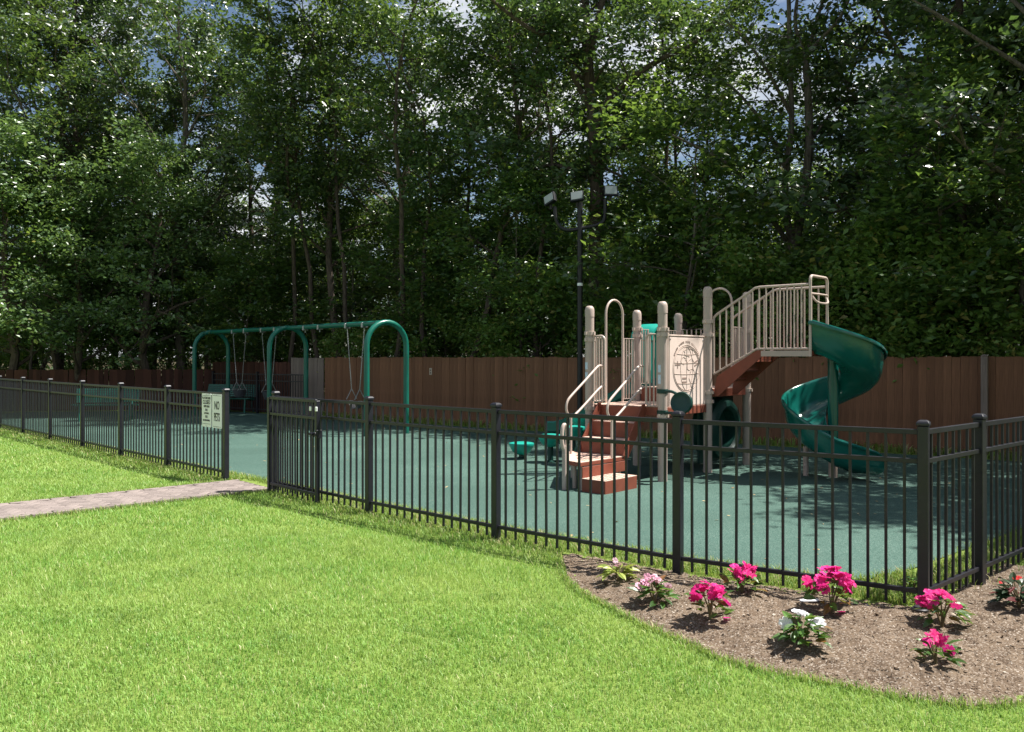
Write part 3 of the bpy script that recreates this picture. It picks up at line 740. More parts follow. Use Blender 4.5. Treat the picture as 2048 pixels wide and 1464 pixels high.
# ------------------------------------------------------------------ play structure (local x, y along its deck grid)
TH = R(-42); PA = v2(1.10, 12.05); S = 1.2
ps = thing('play_structure', 'beige and brown play structure with decks, stairs, globe panel and green spiral slide', 'play structure', PA, TH)
pmw = Matrix.Translation(PA) @ Matrix.Rotation(TH, 4, 'Z')
PR = .063
def ppost(x, y, h, stickers=None, clamps=()):
    p = part('post', MB().lathe([(PR, -.02), (PR, h - .16), (PR + .004, h - .158), (PR + .004, h - .06), (PR * .92, h - .025), (PR * .6, h - .004), (.01, h)], 20), M['beige'], ps, True, loc=(x, y, 0))
    for z in clamps:
        link('clamp', MB().lathe([(PR + .001, -.028), (PR + .012, -.026), (PR + .012, .026), (PR + .001, .028)], 18).box((.0, -.078, 0), (.03, .03, .044)).box((.078, 0, 0), (.03, .03, .044)).mesh('clamp', M['beige_tube'], True), p, (0, 0, z))
    if stickers:
        for z, hh in stickers:
            mb = MB(); o_ = []
            for a in np.linspace(R(-128), R(-80), 6): o_.append(a)
            rows = [[((PR + e) * math.cos(a), (PR + e) * math.sin(a), zz) for e, zz in ((.0015, z - hh / 2), (.0015, z + hh / 2), (.0, z + hh / 2), (.0, z - hh / 2))] for a in o_]
            link('sticker', mb.strip(rows).mesh('sticker', M['sticker'], True), p)
    return p
ppost(0, 0, 2.38, [(1.53, .10), (1.38, .12)], (.93, 1.90, 1.99)); ppost(S, 0, 2.39, [(1.50, .10), (1.36, .12)], (.88, 1.95, 2.02)); ppost(0, S, 2.37, None, (1.12, 1.98, 2.08))
ppost(S, S, 2.66, None, (1.02, 1.15, 1.97, 2.16)); ppost(0, 2 * S, 2.37, None, (1.15, 2.05)); ppost(S, 2 * S, 2.65, None, (1.15, 2.05))
# decks
def deck(y0, z, nm='deck'):
    c = PR + .012
    poly = [(c, y0 + .0), (S - c, y0), (S - c, y0 + c), (S + .02, y0 + c), (S + .02, y0 + S - c), (S - c, y0 + S - c), (S - c, y0 + S - .004), (c, y0 + S - .004), (c, y0 + S - c), (-.02, y0 + S - c), (-.02, y0 + c), (c, y0 + c)]
    d_ = part(nm, MB().prism(poly, z - .12, z - .006), M['deck'], ps, bevel=.004)
    link('deck_surface', MB().prism([(a * .992 + .004, b_) for a, b_ in poly], z - .0055, z).mesh('deck_surface', M['decktop']), d_)
DK1, DK2 = .99, 1.20
deck(0.0, DK1); deck(S, DK2)
part('riser_panel', MB().box((S / 2, S - .006, (DK1 + DK2) / 2 - .005), (S - .16, .016, DK2 - DK1 - .02)), M['deck'], ps, bevel=.002)
# stairs from the triangular transfer platform up to the lower deck
def perforated(name, poly, z, th, holes, parent=ps):
    d_ = part(name, MB().prism(poly, z - th, z - .006), M['deck'], parent, bevel=.004)
    t_ = link('step_surface', MB().prism([(a, b_) for a, b_ in poly], z - .0055, z).mesh('step_surface', M['decktop']), d_)
    mb = MB()
    for hx, hy in holes: mb.box((hx, hy, z + .0012), (.052, .020, .002), rz=.55)
    link('slot_pattern', mb.mesh('slot_pattern', M['hole']), d_)
    return d_
tri = [(.02, -.52), (.60, -1.32), (.90, -1.40), (.92, -.46), (.06, -.46)]
hol = [(x, y) for x in np.arange(.16, .88, .082) for y in np.arange(-1.30, -.5, .075) if inpoly(np.array([x - .04, x + .04]), np.array([y - .03, y + .03]), tri).all() and y > -1.38 + (.9 - x) * 1.15]
perforated('transfer_platform', tri, .36, .055, hol)
step = [(.935, -1.41), (1.285, -1.41), (1.285, -.73), (.935, -.73)]
perforated('low_step', step, .17, .175, [(x, y) for x in np.arange(.99, 1.26, .082) for y in np.arange(-1.35, -.76, .085)])
part('platform_apron', MB().box((.925, -.93, .235), (.014, .92, .13)), M['deck'], ps, bevel=.002)
for x, y in ((.70, -1.25), (.86, -1.30), (.10, -.52), (.86, -.52)): part('platform_leg', MB().tube([(x, y, 0), (x, y, .303)], .026, 10), M['beige'], ps, True)
zs = [.36, .57, .78, DK1]; ys = [-.46, -.23, -.004]
for i in range(3):
    part('riser', MB().box((.56, ys[i], (zs[i] + zs[i + 1]) / 2 - (.004 if i < 2 else .010)), (.70, .018, zs[i + 1] - zs[i] - .012)), M['deck'], ps, bevel=.002)
    if i < 2:
        tr = part('tread', MB().box((.56, (ys[i] + ys[i + 1]) / 2, zs[i + 1] - .024), (.70, ys[i + 1] - ys[i] + .01, .03)), M['deck'], ps, bevel=.003)
        link('tread_surface', MB().box((.56, (ys[i] + ys[i + 1]) / 2, zs[i + 1] - .0055), (.69, ys[i + 1] - ys[i] - .02, .006)).mesh('tread_surface', M['decktop']), tr)
for x in (.195, .925):
    pts = [(-.52, .37), (-.42, .56), (-.06, 1.02), (.0, 1.02), (.0, .86), (-.40, .33)]
    mb = MB(); n = len(pts); w = .009
    mb.add([(x - w, a, c) for a, c in pts] + [(x + w, a, c) for a, c in pts], [tuple(range(n)), tuple(range(2 * n - 1, n - 1, -1))] + [(i, n + i, n + (i + 1) % n, (i + 1) % n) for i in range(n)])
    part('stair_side', mb, M['deck'], ps, bevel=.002)
# looped handrails beside the stairs
for x in (.235, .90):
    up = [(-.01, 1.53), (-.10, 1.53), (-.20, 1.475), (-.45, 1.31), (-.70, 1.15), (-.80, 1.07), (-.83, .98), (-.80, .90), (-.73, .845)]
    lo = [(-.73, .845), (-.60, .90), (-.40, 1.02), (-.15, 1.18), (-.05, 1.235), (-.01, 1.26)]
    h = part('handrail', MB().tube(catmull([(x, a, c) for a, c in up + lo[1:]], 4), .0165, 10), M['beige_tube'], ps, True)
    link('handrail_leg', MB().tube([(x, -.73, .845), (x, -.73, .36)], .0165, 10).mesh('handrail_leg', M['beige_tube'], True), h)
# grab post at the tip of the platform
gpst = part('grab_post', MB().tube([(.68, -1.43, -.01), (.68, -1.43, .55)], .030, 12), M['beige'], ps, True)
link('grab_loop', MB().tube([(.68 + .085 * math.cos(a) * .0, -1.43 + .05 * math.cos(a), .66 + .155 * math.sin(a)) for a in np.linspace(0, 2 * math.pi, 22, endpoint=False)], .024, 10, closed=True).mesh('grab_loop', M['beige_tube'], True), gpst)
# barriers
def barrier(a, b_, z0, z1, n, round_a=False, round_b=False, name='barrier'):
    a, b_ = Vector((a[0], a[1], 0)), Vector((b_[0], b_[1], 0)); d = b_ - a; L_ = d.length; r_ = min(.09, L_ * .35)
    P = lambda t, z: a + d * (t / L_) + Vector((0, 0, z))
    q = []
    def corner(t0, z, a0, a1, sx, sz):
        for k in range(5):
            an = R(a0 + (a1 - a0) * k / 4); q.append(P(t0 + r_ * math.cos(an), z + r_ * math.sin(an)))
    if round_a: corner(r_, z1 - r_, 180, 90, 0, 0)
    else: q.append(P(0, z1))
    if round_b: corner(L_ - r_, z1 - r_, 90, 0, 0, 0)
    else: q.append(P(L_, z1))
    if round_b: corner(L_ - r_, z0 + r_, 0, -90, 0, 0)
    else: q.append(P(L_, z0))
    if round_a: corner(r_, z0 + r_, 270, 180, 0, 0)
    else: q.append(P(0, z0))
    f_ = part(name, MB().tube(q, .0165, 8, closed=True), M['beige_tube'], ps, True)
    me = MB().tube([(0, 0, z0 + .005), (0, 0, z1 - .005)], .0115, 7).mesh('baluster', M['beige_tube'], True)
    for k in range(1, n + 1): link('baluster', me, f_, P(L_ * k / (n + 1), 0))
barrier((.075, 0), (.262, 0), 1.03, 1.95, 3, False, True)
barrier((.945, 0), (S - .075, 0), 1.0, 1.96, 2, True, False)
barrier((0, .075), (0, .370), 1.03, 1.93, 3)
barrier((0, .845), (0, S - .075), 1.03, 1.93, 3)
part('loop_rail', MB().tube([(0, .395, .90)] + [(0, .395, 1.6)] + [(0, .606 - .211 * math.cos(R(t)), 2.28 + .211 * math.sin(R(t))) for t in range(0, 181, 15)] + [(0, .817, 1.6), (0, .817, .90)], .0175, 10), M['beige_tube'], ps, True)
barrier((.075, 2 * S), (.50, 2 * S), 1.25, 2.10, 4); barrier((.98, 2 * S), (S - .075, 2 * S), 1.25, 2.10, 2)
part('loop_rail', MB().tube([(.53, 2 * S, 1.10), (.53, 2 * S, 2.2)] + [(.74 - .21 * math.cos(R(t)), 2 * S, 2.52 + .21 * math.sin(R(t))) for t in range(0, 181, 15)] + [(.95, 2 * S, 2.2), (.95, 2 * S, 1.10)], .0175, 10), M['beige_tube'], ps, True)
barrier((S, S + .72), (S, 2 * S - .075), 1.25, 2.10, 3)
barrier((0, S + .075), (0, S + .30), 1.25, 2.08, 2); barrier((0, 2 * S - .30), (0, 2 * S - .075), 1.25, 2.08, 2)
# second slide on the far side, with its arched hood
hd = []
for x in (-.02, -.10, -.34, -.42):
    hd.append([(x, S + .70 + rr * math.cos(R(t)) * 1.0, 1.92 + rr * .98 * math.sin(R(t)) * (1.08 if -.4 < x < -.05 else .96)) for rr, rg in ((.25, range(0, 181, 15)), (.215, range(180, -1, -15))) for t in rg])
part('slide_hood', MB().strip(hd), M['teal'], ps, True)
for y in (S + .468, S + .932): part('hood_side', MB().box((-.22, y, 1.58), (.36, .03, .66)), M['teal'], ps, bevel=.01)
rows = []
for t in np.linspace(0, 1, 12):
    x = -.02 - 2.1 * t; z = DK2 - .02 - .98 * (t ** 1.15) if t < .85 else DK2 - .02 - .98 * (.85 ** 1.15) - .10 * (t - .85)
    up_ = [(-.24, .20), (-.22, .05), (-.16, .0), (.16, .0), (.22, .05), (.24, .20)]
    rows.append([(x, S + .60 + a, z + c) for a, c in up_] + [(x, S + .60 + a * 1.08, z + c - .02) for a, c in reversed(up_)])
part('straight_slide', MB().strip(rows), M['slide'], ps, True)
# globe panel
pf = part('play_panel', MB().box((S + .004, S / 2, 1.455), (.022, .90, .93)), M['panel'], ps, bevel=.006)
link('panel_frame', MB().tube([(S + .004, y, z) for y, z in ((.115, .985), (.125, .972), (1.075, .972), (1.085, .985), (1.085, 1.928), (1.075, 1.94), (.125, 1.94), (.115, 1.928))], .0165, 8, closed=True).mesh('panel_frame', M['beige_tube'], True), pf)
def pl_pt(a, b_): return (S + .0165, .15 + .90 * a, .99 + .93 * b_)
def groove(poly, r=.0042, closed=False):
    return MB().tube([pl_pt(a, b_) for a, b_ in poly], r, 5, closed=closed)
gr = MB()
cx0, cy0, rx0, ry0 = .49, .545, .40, .345
ell = lambda sx, sy, n=40: [(cx0 + rx0 * sx * math.cos(t), cy0 + ry0 * sy * math.sin(t)) for t in np.linspace(0, 2 * math.pi, n, endpoint=False)]
lines = [(ell(1, 1), True), (ell(.93, .94), True)]
for kx in (-.48, .0, .48):
    lines.append(([(cx0 + rx0 * .93 * kx * math.cos(t), cy0 + ry0 * .93 * math.sin(t)) for t in np.linspace(-1.57, 1.57, 18)], False))
for ky in (-.62, -.22, .25, .62):
    w_ = .93 * math.sqrt(max(0, 1 - ky * ky)); lines.append(([(cx0 + rx0 * w_ * t, cy0 + ry0 * ky - .012 * (1 - t * t)) for t in np.linspace(-1, 1, 14)], False))
jj_ = random.Random(5)
def blob(c, rx_, ry_, n=16, am=.25):
    return [(c[0] + rx_ * (1 + am * jj_.uniform(-1, 1)) * math.cos(t), c[1] + ry_ * (1 + am * jj_.uniform(-1, 1)) * math.sin(t)) for t in np.linspace(0, 6.283, n, endpoint=False)]
lines += [(blob((.53, .78), .13, .06), True), (blob((.60, .60), .11, .09), True), (blob((.66, .40), .09, .12), True), (blob((.40, .66), .07, .05), True)]
for poly, cl in lines: link('groove_line', groove(poly, .0034, cl).mesh('groove_line', M['groove']), pf)
def mark(a, b_, w, h, rot=0.0):
    o_ = MB(); ma = Matrix.Rotation(rot, 3, 'X'); o_.box(pl_pt(a, b_), (.004, w, h), M=ma); return link('raised_mark', o_.mesh('raised_mark', M['mark']), pf)
mark(.225, .60, .13, .016); mark(.225, .60, .016, .10); mark(.78, .65, .11, .020, .35); mark(.78, .60, .11, .020, .35); mark(.42, .40, .10, .024); mark(.42, .345, .10, .020)
for k in range(26):                                              # worn, unreadable lettering that arches over the globe
    t = R(150 - 120 * k / 25)
    if k in (5, 11, 16): continue
    mark(cx0 + rx0 * 1.03 * math.cos(t), cy0 + ry0 * 1.14 * math.sin(t), .012 + .008 * jj_.random(), .020 + .010 * jj_.random(), (t - math.pi / 2))
for y in (.16, S - .16): link('panel_bolt', MB().lathe([(.012, 0), (.012, .006), (.006, .01)], 10).mesh('panel_bolt', M['galv'], True), pf, (S + .016, y, 1.89), (0, R(90), 0))
# talk drum on the near post
dr = part('drum', MB().lathe([(.02, -.06), (.125, -.055), (.142, -.03), (.145, .03), (.135, .045), (.115, .04), (.10, .03), (.04, .034), (.01, .036)], 28), M['dgreen'], ps, True, loc=(S + .29, .0, 1.055), rot=(R(78), 0, R(14)))
for z in (.92, 1.20): link('drum_arm', MB().tube(catmull([(S + .05, -.03, z), (S + .16, -.03, z), (S + .24, .03, z + (.0 if z < 1 else -.05)), (S + .26, .06, 1.055 + (.07 if z > 1 else -.07))], 4), .020, 8).mesh('drum_arm', M['dgreen'], True), ps)
for z in (.92, 1.20): part('drum_clamp', MB().lathe([(PR + .002, -.03), (PR + .012, -.028), (PR + .012, .028), (PR + .002, .03)], 18, (S, 0, z)), M['dgreen'], ps, True)
# upper stairs and slide platform
Y0, Y1, X1, X2, X3 = S + .055, S + .595, S + .10, S + .70, S + 1.48
for y in (Y0, Y1):
    pts = [(X1 - .02, 1.20), (X1 + .02, 1.38), (X2 + .02, 1.745), (X2 + .10, 1.745), (X2 + .10, 1.66), (X1 + .04, 1.10), (X1 - .02, 1.10)]
    mb = MB(); n = len(pts); w = .010
    mb.add([(a, y - w, c) for a, c in pts] + [(a, y + w, c) for a, c in pts], [tuple(range(n)), tuple(range(2 * n - 1, n - 1, -1))] + [(i, n + i, n + (i + 1) % n, (i + 1) % n) for i in range(n)])
    part('stringer', mb, M['deck'], ps, bevel=.002)
for k in range(3):
    part('upper_tread', MB().box((X1 + .10 + k * .20, (Y0 + Y1) / 2, 1.33 + k * .135), (.21, Y1 - Y0 - .024, .03)), M['deck'], ps, bevel=.003)
    part('upper_riser', MB().box((X1 + .20 + k * .20, (Y0 + Y1) / 2, 1.40 + k * .135), (.012, Y1 - Y0 - .026, .10)), M['deck'], ps)
part('slide_platform', MB().box(((X2 + .105 + X3) / 2, (Y0 + Y1) / 2, 1.70), (X3 - X2 - .105, Y1 - Y0 - .004, .075)), M['deck'], ps, bevel=.003)
for y in (Y0 - .012, Y1 + .012): part('platform_edge', MB().box(((X2 + .09 + X3) / 2, y, 1.700), (X3 - X2 - .09, .016, .078)), M['beige'], ps, bevel=.003)
for y in (Y0 - .012, Y1 + .012):
    top = [(X1 - .03, y, 1.41), (X1 - .03, y, 2.18), (X1 - .02, y, 2.22)] + [(X1 + .02, y, 2.26), (X2 - .06, y, 2.56), (X2, y, 2.60), (X2 + .07, y, 2.612), (X3 - .02, y, 2.612)]
    h = part('guard_rail', MB().tube(top, .0175, 10), M['beige_tube'], ps, True)
    link('bottom_rail', MB().tube([(X1 - .03, y, 1.41), (X2 + .03, y, 1.765), (X3 - .02, y, 1.765)], .014, 8).mesh('bottom_rail', M['beige_tube'], True), h)
    for k in range(1, 14):
        x = X1 - .03 + (X3 - X1 + .01) * k / 14
        zb = np.interp(x, [X1 - .03, X2 + .03, X3], [1.41, 1.765, 1.765]); zt = np.interp(x, [X1 - .03, X1 + .02, X2 - .06, X2 + .07, X3], [2.20, 2.26, 2.56, 2.612, 2.612])
        link('baluster', MB().tube([(x, y, zb), (x, y, zt)], .0115, 7).mesh('baluster', M['beige_tube'], True), h)
hoop = part('slide_hoop', MB().tube([(X3, Y0 - .012, 1.66), (X3, Y0 - .012, 2.66)] + [(X3, Y0 + .055 - .067 * math.cos(R(t)), 2.66 + .067 * math.sin(R(t))) for t in range(15, 91, 15)] + [(X3, Y1 - .055 + .067 * math.sin(R(t)), 2.66 + .067 * math.cos(R(t))) for t in range(0, 91, 15)] + [(X3, Y1 + .012, 1.66)], .0195, 10), M['beige_tube'], ps, True)
link('cross_bar', MB().tube(catmull([(X3, Y0 - .01, 2.49), (X3 + .02, Y0 + .1, 2.49), (X3 + .02, Y1 - .1, 2.49), (X3, Y1 + .01, 2.49)], 4), .014, 8).mesh('cross_bar', M['beige_tube'], True), hoop)
link('cross_bar', MB().tube(catmull([(X3, Y0 + .03, 2.47), (X3 + .05, Y0 + .10, 2.38), (X3 + .05, Y1 - .10, 2.38), (X3, Y1 - .03, 2.47)], 5), .014, 8).mesh('cross_bar', M['beige_tube'], True), hoop)
# spiral slide
scx, scy = X3 + .05, (Y0 + Y1) / 2 + .36
prof = [(-.275, .20), (-.272, .10), (-.25, .035), (-.18, .0), (.02, -.012), (.15, .01), (.225, .07), (.264, .16), (.286, .32), (.292, .400), (.300, .425), (.318, .437), (.340, .431), (.352, .408), (.346, .380)]
def section(P, side, wall, tilt=0.0):
    P = Vector(P); side = Vector(side)
    up_ = [(a * .92, c if c < .03 else .03 + (c - .03) * wall) for a, c in prof]
    lo_ = []
    for k, (a, c) in enumerate(up_):
        a0, c0 = up_[max(k - 1, 0)]; a1, c1 = up_[min(k + 1, len(up_) - 1)]
        tx, tz = a1 - a0, c1 - c0; l_ = math.hypot(tx, tz) or 1
        lo_.append((a + tz / l_ * .016, c - tx / l_ * .016))
    return [P + side * a + Vector((0, 0, c)) for a, c in up_ + lo_[::-1]]
rows = []; SW = 418.0; z0s, z1s = 1.70, .29
rows.append(section((scx - .06, scy - .36, z0s), (0, -1, 0), 1.0))
for k in range(0, 66):
    t = k / 65; an = R(-90 + SW * t)
    z = float(np.interp(SW * t, [0, 134, 314, 385, 418], [1.70, 1.20, .58, .23, .15])); z1s = .16
    wl = 1.0 if t < .80 else 1.0 - .25 * (t - .80) / .20
    rows.append(section((scx + .36 * math.cos(an), scy + .36 * math.sin(an), z), (math.cos(an), math.sin(an), 0), wl))
an = R(-90 + SW); tg = Vector((-math.sin(an), math.cos(an), 0)); sd = Vector((math.cos(an), math.sin(an), 0)); pe = Vector((scx + .36 * math.cos(an), scy + .36 * math.sin(an), .16)); z1s = .16
for s_, z, wl in ((.07, .135, .74), (.15, .125, .70), (.23, .122, .60), (.285, .118, .42), (.31, .105, .20)): rows.append(section(pe + tg * s_ + Vector((0, 0, z - z1s)), sd, wl))
part('spiral_slide', MB().strip(rows), M['slide'], ps, True)
part('slide_column', MB().tube([(scx, scy, .42), (scx, scy, 1.0), (scx, scy, 1.95)], .070, 16), M['slide'], ps, True)
part('slide_column_foot', MB().tube([(scx, scy, -.02), (scx, scy, .415)], .058, 16), M['beige'], ps, True)
fp = pe + tg * .10
part('slide_support', MB().tube([(scx - .34, scy - .10, -.02), (scx - .34, scy - .10, .42)], .038, 12), M['beige'], ps, True)
# crawl ring panel under the upper deck
rows = []
yc, zc = S + .60, .60
for t in np.linspace(0, 2 * math.pi, 32, endpoint=False):
    rows.append([(S - .04 + dx, yc + rr * math.cos(t) * 1.0, zc + rr * math.sin(t)) for rr, dx in ((.29, -.30), (.29, .02), (.33, .06), (.40, .05), (.45, .0), (.46, -.30))])
rows.append(rows[0]); part('crawl_tunnel', MB().strip(rows), M['dgreen'], ps, True)
part('crawl_panel', MB().box((S - .20, yc, .60), (.04, 1.04, .98)), M['dgreen'], ps, bevel=.01)

# ------------------------------------------------------------------ stepping stools beside the play structure
def stool(px, Y, ztop, r, label):
    c = v2((px - CX) * Y / F, Y); o = thing('stepping_stool', label, 'stool', c, 0, 'teal stepping stools')
    part('bowl', MB().lathe([(.03, ztop - .19), (r * .45, ztop - .185), (r * .72, ztop - .14), (r * .95, ztop - .055), (r, ztop - .025), (r * .985, ztop - .005), (r * .90, ztop), (r * .5, ztop + .012), (.01, ztop + .015)], 26), M['teal'], o, True)
    part('stem', MB().lathe([(.085, 0.0), (.085, .03), (.045, .04), (.042, ztop - .17)], 14), M['dgreen'], o, True)
stool(1043, 13.75, .27, .205, 'lowest and leftmost bowl shaped teal stool, standing alone on the rubber')
stool(1101, 13.30, .44, .195, 'teal stool second from the left, on a dark stem by the stairs')
stool(1146, 13.05, .59, .185, 'teal stool third from the left, half hidden behind the handrail leg')
stool(1164, 13.45, .72, .185, 'highest teal stool, farthest back beside the play structure post')

# ------------------------------------------------------------------ bedding plants
def leaf_geo(l, w, fold=.18, droop=.25):
    mb = MB(); xs = (0, .25, .55, .8, 1.0); ws = (.08, .85, 1.0, .6, .02)
    V = []
    for x, k in zip(xs, ws):
        z = -droop * l * x * x
        V += [(x * l, -k * w / 2, z + fold * k * w), (x * l, 0, z), (x * l, k * w / 2, z + fold * k * w)]
    fs = []
    for i in range(4):
        for j in range(2): a = i * 3 + j; fs.append((a, a + 1, a + 4, a + 3))
    mb.add(V, fs); return mb
def flower_geo(r):
    mb = MB()
    for k in range(5):
        a = 2 * math.pi * k / 5; c, s_ = math.cos(a), math.sin(a)
        P = [(0, 0, 0), (.45, -.36, .16), (.85, -.44, .20), (1.0, -.18, .03), (.90, 0, .10), (1.0, .18, -.02), (.85, .44, .08), (.45, .36, .14)]
        k2 = 1 if k % 2 else .92
        mb.add([((x * c - y * s_) * r * k2, (x * s_ + y * c) * r * k2, z * r + .002 * k) for x, y, z in P], [(0, 1, 2, 3, 4), (0, 4, 5, 6, 7)])
    return mb
LEAFM = {k: [leaf_geo(l, w).mesh('leaf', M[k]) for l, w in ((.095, .040), (.080, .035), (.062, .028))] for k in ('pleaf', 'pleaf_dark', 'pleaf_yellow')}
FLOW = {k: flower_geo(1.0).mesh('flower', M[k]) for k in ('petal_pink', 'petal_rose', 'petal_pale', 'petal_white', 'petal_red')}
def bed_z(p): return float(bed_h(np.array([p.x]), np.array([p.y]))[0])
def plant(px, py, h, r, nleaf, flowers, lab, leafk='pleaf', fr=.030, seed=1, fallen=0):
    rd = random.Random(seed); p = ground_at(px, py); p.z = bed_z(p) - .004
    o = thing('bedding_plant', lab, 'flower', p, 0, 'flowers planted in the bed')
    nst = 6
    for k in range(nst):
        a = rd.uniform(0, 6.283); l = rd.uniform(.3, .75)
        part('stem', MB().tube([(0, 0, -.01), (math.cos(a) * r * l * .35, math.sin(a) * r * l * .35, h * .4), (math.cos(a) * r * l, math.sin(a) * r * l, h * .8)], [.006, .005, .003], 5), M['stem'], o)
    for k in range(int(nleaf * 1.5)):
        a = rd.uniform(0, 6.283); q = math.sqrt(rd.random()); z = h * rd.uniform(.28, .88) * (1 - .35 * q * q)
        b_ = link('leaf', rd.choice(LEAFM[leafk]), o, (math.cos(a) * r * q * .72, math.sin(a) * r * q * .72, z), (rd.gauss(0, .3), rd.uniform(-.75, .25), a + rd.gauss(0, .5)))
        b_.scale = (rd.uniform(.8, 1.2),) * 3
    for colr, n in flowers:
        for k in range(int(n * 1.35)):
            a = rd.uniform(0, 6.283); q = rd.random() ** .6; z = h * (1.0 - .38 * q * q) + rd.uniform(-.015, .02)
            # blooms face up and outward
            f_ = link('flower', FLOW[colr], o, (math.cos(a) * r * q * .9, math.sin(a) * r * q * .9, z), (rd.gauss(0, .4) + .7 * q * math.sin(a) * -1 + .30, rd.gauss(0, .4) + .7 * q * math.cos(a), rd.uniform(0, 6)))
            f_.scale = (fr * 1.22 * rd.uniform(.8, 1.15),) * 3
    for k in range(fallen):
        f_ = link('flower', FLOW[flowers[0][0]], o, (rd.uniform(-.02, .10), rd.uniform(-.10, .0), .022), (rd.gauss(0, .3), rd.gauss(0, .3), 0)); f_.scale = (fr * .8,) * 3
    return o
plant(1237, 1174, .125, .105, 34, [('petal_pale', 2)], 'small yellow green plant with almost no bloom, farthest left in the bed', 'pleaf_yellow', .024, 11)
plant(1308, 1216, .175, .115, 34, [('petal_pale', 13)], 'bushy plant with pale pink blooms, second from the left in the bed', 'pleaf', .026, 12)
plant(1421, 1256, .215, .135, 26, [('petal_pink', 13)], 'tall magenta flowered plant with a fallen bloom at its foot', 'pleaf', .036, 13, 1)
plant(1484, 1203, .180, .135, 28, [('petal_rose', 9), ('petal_pink', 4)], 'loose rose pink flowered plant close under the fence rail', 'pleaf', .031, 14)
plant(1662, 1240, .270, .165, 36, [('petal_pink', 14), ('petal_rose', 6)], 'largest magenta flowered plant, standing right against the fence', 'pleaf', .038, 15, 1)
plant(1607, 1312, .190, .105, 56, [('petal_white', 5)], 'white flowered plant with light green leaves', 'pleaf', .037, 16)
plant(1884, 1268, .200, .135, 34, [('petal_rose', 6), ('petal_pink', 5)], 'pink flowered plant at the foot of the corner post', 'pleaf', .036, 17)
plant(1872, 1344, .135, .085, 20, [('petal_rose', 4), ('petal_pink', 2)], 'smallest pink flowered plant, nearest the lawn edge at the right', 'pleaf', .030, 18)
plant(2040, 1236, .200, .135, 54, [('petal_red', 2)], 'dark leaved plant with a few red blooms at the right edge', 'pleaf_dark', .026, 19)
plant(1822, 1196, .16, .06, 22, [], 'leafy weed growing through the pickets left of the corner post', 'pleaf', .02, 20)
def stone(name, px, py, d, mat, lab, rz, seed):
    rd = random.Random(seed); p = ground_at(px, py); p.z = bed_z(p)
    bm = bmesh.new(); bmesh.ops.create_icosphere(bm, subdivisions=2, radius=1)
    for v_ in bm.verts:
        v_.co *= rd.uniform(.88, 1.1); v_.co.x *= d[0] / 2; v_.co.y *= d[1] / 2; v_.co.z *= d[2] / 2; v_.co.z += d[2] * .30
    me = bpy.data.meshes.new(name); bm.to_mesh(me); bm.free(); me.shade_smooth(); me.materials.append(mat)
    tag(link(name, me, None, p, (0, 0, rz)), lab, 'stone')
stone('stone', 1912, 1254, (.085, .06, .045), M['stone_pale'], 'pale rounded stone right of the plant by the corner post', .3, 1)
stone('stone', 1618, 1222, (.15, .06, .02), M['stone_white'], 'flat white stone left of the largest magenta plant', .2, 2)
cap = ground_at(1840, 1233); cap.z = bed_z(cap)
cp = thing('valve_cover', 'low black round cover on the soil in front of the corner post', 'cover', cap)
part('rim', MB().lathe([(.050, 0), (.052, .03), (.046, .036), (.040, .034)], 16), M['stone_dark'], cp, True)
part('lid', MB().lathe([(.040, .034), (.036, .044), (.015, .050), (.002, .051)], 16), M['stone_dark'], cp, True)

# ------------------------------------------------------------------ trees
def leaves_np(C, n_per, rad, r, size, flat=.5, tilt=.9):
    """leaf diamonds gathered in clumps round the points C"""
    C = np.asarray(C); n = len(C) * n_per
    c = np.repeat(C, n_per, 0); rr = np.repeat(rad, n_per)
    P = r.normal(0, .5, (n, 3)); P[:, 2] *= flat
    P = c + P * rr[:, None]
    nn = np.stack([r.normal(0, tilt, n), r.normal(0, tilt, n), np.abs(r.normal(1, .25, n))], 1); nn /= np.linalg.norm(nn, axis=1)[:, None]
    a = r.random(n) * 6.283; d = np.stack([np.cos(a), np.sin(a), r.normal(-.25, .3, n)], 1)
    d -= nn * (d * nn).sum(1)[:, None]; d /= np.linalg.norm(d, axis=1)[:, None]; w = np.cross(nn, d)
    l = size * r.uniform(.6, 1.25, n); wd = l * r.uniform(.42, .62, n)
    d *= (l / 2)[:, None]; w *= (wd / 2)[:, None]; cup = nn * (wd * .16)[:, None]
    V = np.stack([P - d, P + w + cup + d * .08, P + d, P - w + cup + d * .08], 1).reshape(-1, 3)
    o = (np.arange(n) * 4)[:, None]
    T = np.concatenate([o + np.array([[0, 1, 2]]), o + np.array([[0, 2, 3]])], 0)
    return V, T
